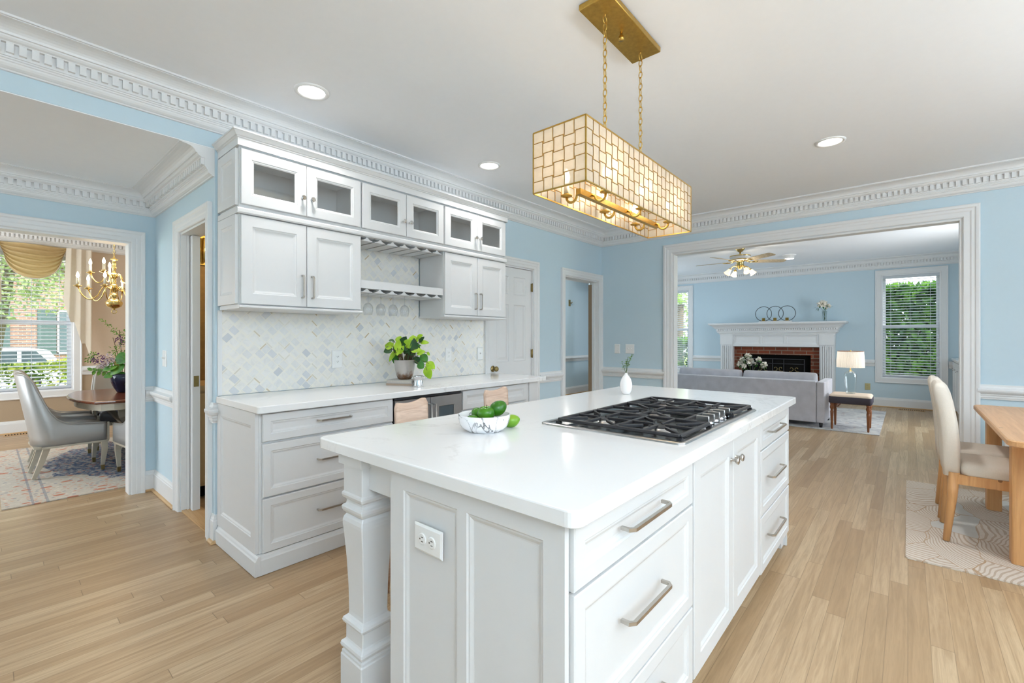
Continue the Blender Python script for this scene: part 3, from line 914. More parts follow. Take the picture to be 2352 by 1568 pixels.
def blind(label, x0, x1, z0, z1, yf, MM, n, group='white window blinds'):
    loc = MM @ Vector(((x0 + x1) / 2, yf, z0))
    o = thing('window_blind', label, 'blind', tuple(loc), None)
    mb = MB(); mb.M = MM
    mb.box(x0, x1, yf - .025, yf + .025, z1 - .05, z1)
    part('head_rail', mb, M['slat'], o)
    mb = MB(); mb.M = MM
    sp = (z1 - .06 - (z0 + .03)) / n
    for i in range(n):
        z = z0 + .03 + sp * (i + .6)
        mb.prism([(yf - .024, z - .006), (yf, z + .0035), (yf + .024, z + .006), (yf + .024, z + .004), (yf, z + .0012), (yf - .024, z - .008)], 'x', x0 + .004, x1 - .004)
    part('slats', mb, M['slat'], o)
    mb = MB(); mb.M = MM
    mb.box(x0 + .003, x1 - .003, yf - .024, yf + .024, z0, z0 + .022)
    part('bottom_rail', mb, M['slat'], o)
    mb = MB(); mb.M = MM
    for k in (.15, .5, .85):
        x = x0 + (x1 - x0) * k
        for dy in (-.026, .026):
            mb.box(x - .0015, x + .0015, yf + dy - .0008, yf + dy + .0008, z0 + .02, z1 - .05)
    part('ladder_cord', mb, M['slat'], o)
    return o
I4 = Matrix.Identity(4)
window('window_1', 'white double-hung window in the dining room', .02, .845, .545, 2.45, 9.03, I4)
blind('white slatted blind over the dining room window', .04, .825, .575, 2.43, 9.062, I4, 34)
window('window_2', 'white double-hung window right of the fireplace', -.372, .44, .54, 2.445, 10.95, RX)
blind('white slatted blind over the window right of the fireplace', -.39 + .035, .44 - .02, .57, 2.425, 10.982, RX, 36)
window('window_3', 'white double-hung window left of the fireplace', -4.73, -3.918, .54, 2.43, 10.95, RX)
blind('white slatted blind over the window left of the fireplace', -4.71, -3.938, .57, 2.41, 10.982, RX, 36)

# ---- small fixed things: floor vents, switches, outlets
def vent(loc, lx, ly, label):
    t = thing('floor_vent', label, 'vent', loc)
    x, y, z = loc
    part('vent_frame', MB().box(x - lx / 2, x + lx / 2, y - ly / 2, y + ly / 2, .001, .006), M['shoewood'], t)
    mb = MB()
    long_x = lx > ly
    for i in range(12):
        k = -.43 + .86 * i / 11
        if long_x: mb.box(x + lx * k - .006, x + lx * k + .006, y - ly * .35, y + ly * .35, .0055, .0075)
        else: mb.box(x - lx * .35, x + lx * .35, y + ly * k - .006, y + ly * k + .006, .0055, .0075)
    part('vent_slots', mb, M['shadowgap'], t)
vent((.34, 8.90, 0), .34, .10, 'wooden floor vent under the dining room window')
vent((10.72, -.05, 0), .10, .36, 'wooden floor vent under the living room window')

def plate(name, label, cat, pos, MM, w, h, kind, m='plastic', horizontal=False):
    # a wall plate on a wall facing local -Y
    loc = MM @ Vector(pos)
    t = thing(name, label, cat, tuple(loc))
    x, y, z = pos
    mb = MB(); mb.M = MM
    mb.ring_panel(x - w / 2, x + w / 2, z - h / 2, z + h / 2, y - .007, [(0, .006), (0, .003), (.006, 0)])
    part('plate', mb, M[m], t)
    spots = [(-.0, .021), (0, -.021)] if kind in ('outlet',) else [(0, 0)]
    if horizontal: spots = [(.021, 0), (-.021, 0)]
    if kind == 'outlet':
        for dx, dz in spots:
            mb = MB(); mb.M = MM @ Matrix.Translation((x + dx, y - .007, z + dz)) @ Matrix.Rotation(R(90), 4, 'X')
            mb.lathe([(.0165, 0), (.0165, .0025), (.0145, .0035)], (0, 0, 0), 16)
            soc = part('socket', mb, M[m], t)
            mb = MB(); mb.M = MM
            X, Z = x + dx, z + dz
            if horizontal:
                for k in (-.006, .006): mb.box(X - .001, X + .007, y - .0115, y - .0098, Z + k - .001, Z + k + .001)
                mb.box(X - .009, X - .005, y - .0115, y - .0098, Z - .002, Z + .002)
            else:
                for k in (-.006, .006): mb.box(X + k - .001, X + k + .001, y - .0115, y - .0098, Z - .001, Z + .007)
                mb.box(X - .002, X + .002, y - .0115, y - .0098, Z - .009, Z - .005)
            part('slots', mb, M['slot'], soc)
    elif kind == 'decora':
        mb = MB(); mb.M = MM
        mb.box(x - .017, x + .017, y - .0095, y - .006, z - .034, z + .034)
        b = part('outlet_face', mb, M[m], t)
        mb = MB(); mb.M = MM
        for dz in (.018, -.018):
            mb = MB(); mb.M = MM
            for k in (-.006, .006): mb.box(x + k - .001, x + k + .001, y - .0105, y - .009, z + dz - .001, z + dz + .006)
            mb.box(x - .002, x + .002, y - .0105, y - .009, z + dz - .009, z + dz - .005)
            part('socket_slots', mb, M['slot'], b)
    elif kind == 'rocker':
        mb = MB(); mb.M = MM
        mb.prism([(z - .033, 0), (z - .033, 0)], 'x', 0, 0) if False else mb.box(x - .016, x + .016, y - .011, y - .006, z - .033, z + .033, .002, 1)
        part('rocker', mb, M[m], t)
    elif kind == 'toggle':
        for dx in ((-.023, .023) if w > .1 else (0,)):
            mb = MB(); mb.M = MM
            mb.prism([(y - .006, z - .008), (y - .02, z + .006), (y - .02, z + .012), (y - .006, z + .008)], 'x', x + dx - .005, x + dx + .005)
            part('toggle', mb, M[m], t)
    return t
plate('light_switch', 'white toggle light switch on the blue nook side wall', 'switch', (-4.48, .95, 1.115), RX, .115, .13, 'toggle')
plate('wall_outlet', 'white duplex outlet on the tile left of the potted plant', 'outlet', (1.754, 3.268, 1.118), I4, .082, .135, 'decora')
plate('wall_outlet', 'white outlet plate on the tile right of the potted plant', 'outlet', (2.862, 3.268, 1.124), I4, .075, .128, 'decora')
plate('light_switch', 'white toggle switch plate at the right end of the tile', 'switch', (3.282, 3.268, 1.12), I4, .078, .128, 'toggle')
plate('light_switch', 'narrow white rocker switch at the room corner by the hall doorway', 'switch', (-3.033, 5.73, 1.13), RX, .08, .128, 'rocker')
plate('light_switch', 'white double toggle switch plate left of the living room opening', 'switch', (-2.845, 5.73, 1.132), RX, .126, .125, 'toggle')
plate('wall_outlet', 'white outlet low on the blue wall under the pine table', 'outlet', (.665, 5.73, .36), RX, .078, .122, 'outlet')
plate('wall_outlet', 'almond outlet low on the wall beside the glass lamp', 'outlet', (-.575, 10.95, .36), RX, .082, .125, 'outlet', 'beigeplastic')
plate('wall_outlet', 'white sideways outlet on the island end panel', 'outlet', (-1.025, .8265, .706), RX, .122, .078, 'outlet', 'plastic', True)
t = thing('wall_hook', 'small brass hook high on the blue hall wall', 'hook', (8.69, 5.79, 2.07))
part('hook_base', MB().box(8.66, 8.72, 5.785, 5.80, 2.0, 2.14), M['oldbrass'], t)
part('hook_arm', MB().tube([(8.69, 5.79, 2.08), (8.69, 5.74, 2.06), (8.69, 5.72, 2.09)], .01, 8), M['oldbrass'], t)

# ================================================================ wall cabinets and counter
DOOR = [(0, .02), (0, .003), (.003, 0), (.062, 0), (.066, .004), (.071, .0045), (.080, .009), (.084, .0095)]
DRAW = [(0, .02), (0, .003), (.003, 0), (.040, 0), (.044, .004), (.049, .0045), (.058, .009), (.062, .0095)]
GLAS = [(0, .02), (0, .003), (.003, 0), (.056, 0), (.060, .004), (.065, .0045), (.072, .009), (.072, .018), (.056, .02)]
def pull(mb, c, L, vertical=False, MM=None):
    b = .0062
    pts = [(-L / 2, 0, 0), (-L / 2, -.022, 0), (-L / 2 + .011, -.032, 0), (L / 2 - .011, -.032, 0), (L / 2, -.022, 0), (L / 2, 0, 0)]
    if vertical: pts = [(0, y, x) for x, y, z in pts]
    mb.M = Matrix.Translation(c)
    mb.tube(pts, b, 4, smooth=False, rot=PI / 4)
    return mb
def knob(mb, c):
    mb.M = Matrix.Translation(c) @ Matrix.Rotation(R(90), 4, 'X')
    mb.lathe([(.0075, 0), (.006, .004), (.006, .016), (.013, .021), (.0155, .024), (.0155, .029), (.012, .032)], (0, 0, 0), 8, smooth=False)
    return mb
def front(parent, kind, x0, x1, z0, z1, yf, hw=None, name=None):
    if kind == 'glass':
        d = part('door', MB().ring_panel(x0, x1, z0, z1, yf, GLAS, False), M['cab'], parent)
        part('glass_pane', MB().box(x0 + .058, x1 - .058, yf + .012, yf + .015, z0 + .058, z1 - .058), M['cabglass'], d)
    elif kind == 'door':
        d = part('door', MB().ring_panel(x0, x1, z0, z1, yf, DOOR).box(x0 + .002, x1 - .002, yf + .0195, yf + .021, z0 + .002, z1 - .002), M['cab'], parent)
    else:
        d = part('drawer', MB().ring_panel(x0, x1, z0, z1, yf, DRAW).box(x0 + .002, x1 - .002, yf + .0195, yf + .021, z0 + .002, z1 - .002), M['cab'], parent)
    if hw:
        if hw[0] == 'knob': part('knob', knob(MB(), (hw[1], yf, hw[2])), M['chrome' if hw[-1] == 'c' else 'nickel'], d)
        else: part('handle', pull(MB(), (hw[1], yf, hw[2]), hw[3], hw[0] == 'v'), M['nickel'], d)
    return d
PAN = [(0, 0), (.004, .004), (.009, .0045), (.018, .009), (.022, .0095)]

# --- upper glass cabinets
YU = 2.93
def glass_cab(x0, x1, label):
    t = thing('wall_cabinet', label, 'cabinet', ((x0 + x1) / 2, 3.1, 2.04), 'glass door cabinets under the ceiling')
    mb = MB()
    y0, y1, z0, z1 = YU + .0245, 3.262, 2.04, 2.40
    mb.box(x0, x0 + .018, y0, y1, z0, z1).box(x1 - .018, x1, y0, y1, z0, z1).box(x0 + .018, x1 - .018, y0, y1, z0, z0 + .018).box(x0 + .018, x1 - .018, y0, y1, z1 - .018, z1).box(x0 + .018, x1 - .018, y1 - .012, y1, z0 + .018, z1 - .018)
    part('cabinet_body', mb, M['trim'], t)
    mb = MB()
    fy = YU + .022
    mb.box(x0, x0 + .02, fy, fy + .002, z0, z1).box(x1 - .02, x1, fy, fy + .002, z0, z1).box(x0 + .02, x1 - .02, fy, fy + .002, z0, z0 + .03).box(x0 + .02, x1 - .02, fy, fy + .002, z1 - .02, z1)
    part('face_frame', mb, M['cab'], t)
    xm = (x0 + x1) / 2
    front(t, 'glass', x0 + .006, xm - .002, 2.062, 2.386, YU, ('knob', xm - .030, 2.172, 'c'))
    front(t, 'glass', xm + .002, x1 - .006, 2.062, 2.386, YU, ('knob', xm + .030, 2.172, 'c'))
    return t
gc1 = glass_cab(.975, 1.758, 'white two-door glass cabinet under the ceiling, above the left solid cabinet')
mb = MB(); mb.M = RX
mb.framed(-3.258, -2.957, 2.055, 2.386, .958, .016, [(-3.205, -3.01)], [(2.108, 2.333)], PAN)
part('side_panel', mb, M['cab'], gc1)
gc2 = glass_cab(1.760, 2.523, 'white two-door glass cabinet under the ceiling, above the wine rack')
gc3 = glass_cab(2.525, 3.30, 'white two-door glass cabinet under the ceiling, at the right end')
# --- tall solid upper cabinets
def solid_cab(x0, x1, label):
    t = thing('wall_cabinet', label, 'cabinet', ((x0 + x1) / 2, 3.1, 1.455), 'solid door wall cabinets')
    part('cabinet_body', MB().box(x0, x1, YU + .022, 3.262, 1.472, 2.005), M['cab'], t)
    part('bottom_moulding', MB().prism([(YU + .005, 1.472), (YU - .006, 1.466), (YU - .006, 1.458), (YU + .006, 1.452), (3.262, 1.452), (3.262, 1.472)], 'x', x0 - .004, x1 + .004), M['cab'], t)
    xm = (x0 + x1) / 2
    front(t, 'door', x0 + .006, xm - .002, 1.478, 1.998, YU, ('v', xm - .032, 1.605, .14))
    front(t, 'door', xm + .002, x1 - .006, 1.478, 1.998, YU, ('v', xm + .032, 1.605, .14))
    return t
sc1 = solid_cab(.975, 1.758, 'white two-door wall cabinet left of the wine rack')
mb = MB(); mb.M = RX
mb.framed(-3.258, -2.957, 1.478, 2.0, .958, .016, [(-3.205, -3.01)], [(1.535, 1.945)], PAN)
part('side_panel', mb, M['cab'], sc1)
sc2 = solid_cab(2.525, 3.30, 'white two-door wall cabinet right of the wine rack')
# moulding strip between the tiers, and the crown of the cabinet run
mb = MB().prism([(YU + .021, 2.004), (YU - .004, 2.004), (YU - .008, 2.012), (YU - .008, 2.030), (YU - .002, 2.038), (YU + .021, 2.0385)], 'x', .960, 3.302)
mb.box(.960, .9745, YU + .021, 3.262, 2.004, 2.0385)
solo('cabinet_moulding', mb, M['cab'], 'thin white moulding strip between glass cabinets and lower cabinets', 'moulding', (2.1, 2.95, 2.004))
CC = [(0, 2.395), (.012, 2.395), (.012, 2.436), (.018, 2.440), (.018, 2.445), (.024, 2.448), (.030, 2.456), (.039, 2.468), (.044, 2.470), (.044, 2.478), (0, 2.478)]
mb = MB().sweep(CC, [(3.302, 3.1), (3.302, YU + .002), (.972, YU + .002), (.972, 3.262)])
solo('cabinet_crown', mb, M['cab'], 'white stepped crown board along the top of the cabinet run', 'moulding', (2.1, 2.95, 2.40))
# wine rack of slats with flared ends
def rack(mb, x0, x1, z, y0=2.955, y1=3.255, n=7):
    sp = (x1 - x0) / n
    for i in range(n):
        xc = x0 + sp * (i + .5)
        pr = [(xc - .046, z - .003), (xc + .046, z - .003), (xc + .046, z), (xc + .024, z + .006), (xc + .011, z + .015), (xc + .009, z + .022), (xc - .009, z + .022), (xc - .011, z + .015), (xc - .024, z + .006), (xc - .046, z)]
        mb.prism(pr, 'y', y0, y1)
    return mb
t = thing('stemware_rack', 'white slatted stemware rack hung under the middle glass cabinet', 'rack', (2.14, 3.1, 1.972))
part('rack_slats', rack(MB(), 1.762, 2.521, 1.980), M['cab'], t)
part('rack_top', MB().box(1.760, 2.523, 2.957, 3.262, 2.0025, 2.010), M['cab'], t)
t = thing('wine_shelf', 'white open shelf with wine glasses hung below it', 'shelf', (2.14, 3.1, 1.60))
part('shelf_board', MB().box(1.760, 2.523, 2.945, 3.262, 1.635, 1.692), M['cab'], t)
part('rack_slats', rack(MB(), 1.762, 2.521, 1.612, 2.96), M['cab'], t)
# four hanging wine glasses
gl = thing('wine_glass', 'wine glass hung under the shelf, first from the left', 'glass', (0, 0, 0), 'wine glasses hung under the shelf')
part('foot', MB().lathe([(.001, 0), (.033, .0), (.033, -.002), (.006, -.007), (.0035, -.012)], (0, 0, 0), 20, cap0=True, cap1=False), M['crystal'], gl)
part('stem', MB().lathe([(.0035, -.010), (.003, -.045), (.0035, -.075), (.007, -.084)], (0, 0, 0), 12, cap0=False, cap1=False), M['crystal'], gl)
part('bowl', MB().lathe([(.004, -.082), (.020, -.088), (.031, -.102), (.036, -.122), (.035, -.142), (.029, -.172), (.028, -.1715), (.034, -.142), (.035, -.122), (.030, -.103), (.019, -.0895), (.001, -.085)], (0, 0, 0), 24, cap0=False, cap1=False), M['crystal'], gl)
words = ['first', 'second', 'third', 'fourth']
spw = (2.521 - 1.762) / 7
for i in range(4):
    xx = 1.762 + spw * (1 + i)
    g = gl if i == 0 else dup(gl, label='wine glass hung under the shelf, %s from the left' % words[i])
    g.location = (xx, 3.03, 1.622)

# --- backsplash
t = thing('backsplash', 'white marble lattice tile backsplash above the back counter', 'tile', (2.15, 3.27, .915))
part('tile_field', MB().box(.986, 3.352, 3.270, 3.279, .916, 1.452).box(1.762, 2.521, 3.270, 3.279, 1.452, 2.0), M['tile'], t)
part('edge_strip', MB().box(.962, .985, 3.266, 3.279, .916, 1.451), M['trim'], t, 'white edge strip')

# --- base cabinets
YB = 2.63
def base_body(t, x0, x1, plinth=True):
    part('cabinet_body', MB().box(x0, x1, YB + .022, 3.262, .11, .874), M['cab'], t)
    if plinth:
        part('plinth', MB().prism([(3.2, .003), (2.622, .003), (2.622, .082), (2.628, .088), (2.632, .098), (2.640, .108), (3.2, .108)], 'x', x0 + (.0005 if x0 < 1 else 0), x1), M['cab'], t)
bc1 = thing('base_cabinet', 'white three-drawer base cabinet at the left end of the back counter', 'cabinet', (1.4, 2.95, 0))
base_body(bc1, .975, 1.82)
front(bc1, 'drawer', .988, 1.812, .715, .864, YB, ('h', 1.393, .795, .208))
front(bc1, 'drawer', .988, 1.812, .414, .702, YB, ('h', 1.393, .566, .208))
front(bc1, 'drawer', .988, 1.812, .114, .404, YB, ('h', 1.393, .27, .208))
mb = MB(); mb.M = RX
mb.framed(-3.258, -2.652, .113, .872, .956, .018, [(-3.20, -2.715)], [(.19, .80)], PAN)
mb.prism([(.945, .003), (.945, .082), (.951, .088), (.955, .098), (.962, .108), (.975, .108), (.975, .003)][::-1], 'x', -3.258, -2.622)
part('side_panel', mb, M['cab'], bc1)
wc = thing('wine_cooler', 'dark stainless two-door wine cooler under the back counter', 'wine cooler', (2.13, 2.95, 0))
part('cooler_body', MB().box(1.825, 2.442, YB + .035, 3.25, .1, .872), M['shadowgap'], wc)
part('top_vent', MB().box(1.828, 2.440, YB + .008, YB + .034, .852, .871), M['black'], wc)
part('base_grille', MB().box(1.828, 2.440, YB + .02, YB + .034, .01, .098), M['black'], wc)
GC = [(0, .03), (0, .002), (.002, 0), (.075, 0), (.079, .006), (.079, .03)]
for k, (xa, xb, hx) in enumerate(((1.828, 2.131, 2.113), (2.135, 2.440, 2.153))):
    d = part('door', MB().ring_panel(xa, xb, .105, .849, YB - .004, GC, False), M['darksteel'], wc)
    part('glass_pane', MB().box(xa + .078, xb - .078, YB + .006, YB + .010, .182, .772), M['cabglass'] if False else M['carglass'], d)
    part('handle', MB().tube([(hx, YB - .004, .80), (hx, YB - .04, .80), (hx, YB - .04, .16), (hx, YB - .004, .16)], .008, 8), M['steel'], d)
bc2 = thing('base_cabinet', 'white base cabinet right of the wine cooler, behind the far chair', 'cabinet', (2.9, 2.95, 0))
base_body(bc2, 2.447, 3.30)
front(bc2, 'drawer', 2.455, 3.24, .715, .864, YB, None)
front(bc2, 'door', 2.455, 2.845, .114, .702, YB, None)
front(bc2, 'door', 2.849, 3.24, .114, .702, YB, None)
part('end_filler', MB().box(3.302, 3.42, YB + .014, 3.262, .003, .874), M['cab'], bc2)
def slab(x0, x1, y0, y1, z0, z1, r):
    mb = MB()
    mb.loops([[(x, y, z) for x, y in rr(x0 + i, x1 - i, y0 + i, y1 - i, r, 6)] for i, z in ((.002, z0), (0, z0 + .002), (0, z1 - .004), (.0012, z1 - .0012), (.004, z1))], True, True, True, False)
    return mb
def rr(x0, x1, y0, y1, r, n=5):
    o = []
    for cx, cyy, a in ((x1 - r, y1 - r, 0), (x0 + r, y1 - r, 90), (x0 + r, y0 + r, 180), (x1 - r, y0 + r, 270)):
        for i in range(n + 1):
            b = R(a + 90 * i / n); o.append((cx + r * math.cos(b), cyy + r * math.sin(b)))
    return o
solo('countertop', slab(.948, 3.50, 2.588, 3.268, .876, .914, .022), M['quartz'], 'long white quartz worktop on the back cabinets', 'countertop', (2.2, 2.93, .876))

# ================================================================ island
YI = .55
ic1 = thing('island_cabinet', 'white three-drawer island cabinet at the near corner', 'cabinet', (1.2, .88, 0))
part('cabinet_body', MB().box(.842, 1.577, YI + .022, 1.21, .11, .870), M['cab'], ic1)
front(ic1, 'drawer', .846, 1.572, .719, .862, YI, ('h', 1.185, .797, .25))
front(ic1, 'drawer', .846, 1.572, .375, .711, YI, ('h', 1.185, .562, .25))
front(ic1, 'drawer', .846, 1.572, .114, .367, YI, ('h', 1.185, .26, .25))
ic2 = thing('island_cabinet', 'white two-door island cabinet below the cooktop', 'cabinet', (2.05, .88, 0))
part('cabinet_body', MB().box(1.579, 2.517, YI + .022, 1.21, .11, .870), M['cab'], ic2)
front(ic2, 'door', 1.586, 2.043, .112, .858, YI, ('knob', 2.012, .778))
front(ic2, 'door', 2.047, 2.512, .112, .858, YI, ('knob', 2.080, .778))
ic3 = thing('island_cabinet', 'white three-drawer island cabinet at the far corner', 'cabinet', (2.87, .88, 0))
part('cabinet_body', MB().box(2.519, 3.226, YI + .022, 1.21, .11, .870), M['cab'], ic3)
front(ic3, 'drawer', 2.526, 3.222, .719, .858, YI, ('h', 2.81, .795, .30))
front(ic3, 'drawer', 2.526, 3.222, .388, .711, YI, ('h', 2.81, .562, .30))
front(ic3, 'drawer', 2.526, 3.222, .10, .380, YI, ('h', 2.81, .262, .30))
part('bracket_foot', MB().prism([(3.10, .11), (3.226, .11), (3.226, .002), (3.16, .002), (3.15, .05)], 'y', YI + .03, YI + .12), M['cab'], ic3)
solo('toe_kick', MB().box(.86, 3.10, YI + .09, 1.15, .002, .109), M['cab'], 'recessed white toe board under the island cabinets', 'toe board', (2, .8, .002))
# end panels, posts and apron carrying the overhang
mb = MB(); mb.M = RX
mb.framed(-1.212, -.563, .003, .872, .826, .0155, [(-1.146, -.908), (-.872, -.622)], [(.12, .822)], PAN)
part('end_panel', mb, M['cab'], ic1)
part('end_panel', MB().box(3.228, 3.244, .563, 1.212, .003, .872), M['cab'], ic3)
for c, xa, xb in ((ic1, .846, 1.577), (ic2, 1.579, 2.517), (ic3, 2.519, 3.226)):
    part('back_panel', MB().box(xa, xb, 1.212, 1.228, .003, .870), M['cab'], c)
ie = thing('turned_post', 'turned square white post carrying the near corner of the island worktop', 'post', (.897, 1.452, 0), 'turned posts under the island worktop')
PROF = [(.069, .003), (.069, .165), (.066, .170), (.066, .178), (.0615, .182), (.0615, .186), (.068, .192), (.070, .200), (.068, .208), (.062, .213), (.057, .216), (.055, .222), (.055, .270), (.057, .272), (.063, .277), (.0655, .285), (.063, .293), (.056, .298), (.049, .304), (.048, .318),
        (.0495, .40), (.054, .50), (.0605, .59), (.064, .625), (.064, .637), (.061, .650), (.054, .660), (.056, .663), (.062, .668), (.066, .677), (.067, .686), (.064, .691), (.056, .695), (.054, .702), (.054, .709), (.057, .713), (.064, .718), (.067, .728), (.066, .735), (.061, .740), (.061, .836), (.061, .838)]
CAPP = [(.061, .838), (.0735, .838), (.0735, .874), (.05, .874)]
def post(cx, cyy, parent):
    part('post', MB().squarelathe(PROF, (cx, cyy, 0), .05).squarelathe(CAPP, (cx, cyy, 0), .02), M['cab'], parent)
post(.897, 1.452, ie)
part('apron', MB().box(.862, .884, 1.2295, 1.395, .762, .874).box(.856, .884, 1.2295, 1.38, .842, .874), M['cab'], ie)
ie2 = thing('turned_post', 'turned square white post carrying the far corner of the island worktop', 'post', (3.16, 1.452, 0), 'turned posts under the island worktop')
post(3.16, 1.452, ie2)
part('apron', MB().box(3.17, 3.19, 1.232, 1.395, .762, .874), M['cab'], ie2)
solo('overhang_apron', MB().box(.975, 3.08, 1.46, 1.48, .79, .874), M['cab'], 'long white apron board under the island overhang', 'apron', (2, 1.47, .79))
solo('countertop', slab(.805, 3.295, .520, 1.645, .876, .914, .03), M['quartz'], 'large white quartz island worktop with faint grey veins', 'countertop', (2.05, 1.08, .876))

# ================================================================ gas cooktop
ct = thing('cooktop', 'stainless gas cooktop with black grates set in the island', 'cooktop', (2.11, .88, .914))
X0, X1, Y0, Y1 = 1.545, 2.552, .572, 1.185
mb = MB()
fr = [(X0, Y0), (X1, Y0), (X1, Y1), (X0, Y1)]
mb.M = Matrix.Rotation(R(-90), 4, 'X')
def rr(x0, x1, y0, y1, r, n=5):
    o = []
    for cx, cyy, a in ((x1 - r, y1 - r, 0), (x0 + r, y1 - r, 90), (x0 + r, y0 + r, 180), (x1 - r, y0 + r, 270)):
        for i in range(n + 1):
            b = R(a + 90 * i / n); o.append((cx + r * math.cos(b), cyy + r * math.sin(b)))
    return o
mb.M = Matrix.Identity(4)
mb.loops([[(x, y, z) for x, y in rr(X0 + i, X1 - i, Y0 + i, Y1 - i, max(.004, .03 - i))] for i, z in ((0, .9145), (0, .918), (.004, .9215), (.022, .9225), (.026, .921))], True, False, False, True)
part('rim', mb, M['steel'], ct, 'stainless rim')
mb = MB()
mb.loops([[(x, y, z) for x, y in rr(X0 + i, X1 - i, Y0 + i, Y1 - i, .02)] for i, z in ((.024, .9215), (.040, .9165))], True, False, True, True)
part('burner_pan', mb, M['pan'], ct)
bur = [(1.735, .735, .044), (1.735, .985, .034), (2.045, .90, .054), (2.355, .735, .034), (2.355, .985, .044)]
for bx, by, br in bur:
    b = part('burner', MB().lathe([(br * 1.5, .9168), (br * 1.45, .922), (br * 1.05, .924), (br, .930), (br * .92, .932)], (bx, by, 0), 28), M['steel'], ct)
    part('burner_cap', MB().lathe([(br * .95, .9322), (br * 1.0, .934), (br * .96, .936), (br * .5, .9365)], (bx, by, 0), 28), M['black'], b)
def grate(xa, xb, ya, yb, centers):
    mb = MB()
    zt = .942; h = .011; w = .0068
    def bar(p, q, ww=w):
        d = Vector(q) - Vector(p); L = d.length; a = math.atan2(d.y, d.x)
        mb.M = Matrix.Translation((p[0], p[1], 0)) @ Matrix.Rotation(a, 4, 'Z')
        mb.box(0, L, -ww, ww, zt - h, zt + .002, .003, 1)
        mb.M = Matrix.Identity(4)
    for p, q in (((xa, ya), (xb, ya)), ((xb, ya), (xb, yb)), ((xb, yb), (xa, yb)), ((xa, yb), (xa, ya))): bar(p, q)
    if len(centers) > 1:
        ym = (ya + yb) / 2
        bar((xa, ym), (xb, ym))
    for cx, cyy, y0, y1 in centers:
        for dx, dy in ((1, 0), (-1, 0), (0, 1), (0, -1)):
            if dx: e = (xb if dx > 0 else xa, cyy)
            else: e = (cx, y1 if dy > 0 else y0)
            s = (cx + dx * .022, cyy + dy * .022)
            L = math.hypot(e[0] - s[0], e[1] - s[1])
            if L > .01: bar(s, e, .0052)
        for sx, sy in ((1, 1), (1, -1), (-1, 1), (-1, -1)):
            ex, ey = (xb if sx > 0 else xa), (y1 if sy > 0 else y0)
            s = (cx + sx * .05, cyy + sy * .045)
            k = min(abs(ex - s[0]), abs(ey - s[1]))
            bar(s, (s[0] + sx * k, s[1] + sy * k), .0048)
    for fx, fy in ((xa, ya), (xb, ya), (xa, yb), (xb, yb)):
        mb.box(fx - .009, fx + .009, fy - .009, fy + .009, .917, zt - h)
    return mb
g = .004
part('grate', grate(1.582, 1.888, .598, 1.108, [(1.735, .735, .598, .853), (1.735, .985, .853, 1.108)]), M['black'], ct)
part('grate', grate(1.898, 2.192, .70, 1.108, [(2.045, .90, .70, 1.108)]), M['black'], ct)
part('grate', grate(2.202, 2.508, .598, 1.108, [(2.355, .735, .598, .853), (2.355, .985, .853, 1.108)]), M['black'], ct)
for i in range(5):
    kx = 1.93 + i * .071
    kb = part('control_knob', MB().lathe([(.022, .917), (.022, .921), (.0195, .924), (.0195, .929)], (kx, .635, 0), 20), M['chrome'], ct)
    part('knob_grip', MB().box(kx - .006, kx + .006, .610, .660, .929, .960, .002, 1), M['steel'], kb)

# ================================================================ pendant over the island
PX, PY = 2.0, 1.024
pd = thing('pendant_light', 'long box pendant of shell tiles on two brass chains above the island', 'pendant light', (PX, PY, 2.75))
part('canopy_plate', MB().box(1.722, 2.242, .945, 1.10, 2.722, 2.749, .003, 1), M['gold'], pd)
part('canopy_nut', MB().lathe([(.006, 2.722), (.006, 2.702), (.013, 2.702), (.013, 2.684), (.001, 2.684)], (1.974, 1.024, 0), 12, cap0=False), M['gold'], pd)
BX0, BX1, BY0, BY1, BZ0, BZ1 = 1.450, 2.525, .895, 1.140, 1.858, 2.100
def chain(x, y, z0, z1):
    mb = MB()
    mb.lathe([(.009, z1 + .04), (.009, z1 + .018), (.004, z1 + .016), (.004, z1)], (x, y, 0), 10)
    mb.tube([(x + .017 * math.cos(a), y, z1 - .014 + .017 * math.sin(a)) for a in [2 * PI * i / 14 for i in range(14)]], .0022, 6, True)
    z = z1 - .026; k = 0; L = .036
    while z > z0:
        pts = []
        for i in range(14):
            a = 2 * PI * i / 14
            w = .0085 * math.cos(a); h = (L / 2) * math.sin(a)
            pts.append((x + (w if k % 2 else 0), y + (0 if k % 2 else w), z - L / 2 + h))
        mb.tube(pts, .0022, 6, True)
        z -= L - .0065; k += 1
    return mb
part('chain', chain(1.819, 1.024, 2.10, 2.712), M['gold'], pd)
part('chain', chain(2.178, 1.024, 2.10, 2.712), M['gold'], pd)
def shell_panel(w, h, nx, nz):
    # tiles woven in a basket pattern, in the plane x (0..w), z (0..h)
    tiles, lines = MB(), MB()
    tw, th = w / nx, h / nz
    dx, dz = tw * .05, th * .085
    for i in range(nx):
        for j in range(nz):
            s = 1 if (i + j) % 2 == 0 else -1
            a0 = i * tw - (dx * s if i > 0 else 0); a1 = (i + 1) * tw + (dx * s if i < nx - 1 else 0)
            c0 = j * th + (dz * s if j > 0 else 0); c1 = (j + 1) * th - (dz * s if j < nz - 1 else 0)
            e = .0016
            tiles.f([tiles.v(a0 + e, 0, c0 + e), tiles.v(a1 - e, 0, c0 + e), tiles.v(a1 - e, 0, c1 - e), tiles.v(a0 + e, 0, c1 - e)])
            b = .0013; q = b + (.0004 if (i + j) % 2 else 0); q2 = q + .0002
            lines.box(a0 - b, a0 + b, -q, q, c0, c1).box(a1 - b, a1 + b, -q, q, c0, c1)
            lines.box(a0 - b, a1 + b, -q2, q2, c0 - b, c0 + b).box(a0 - b, a1 + b, -q2, q2, c1 - b, c1 + b)
    return tiles, lines
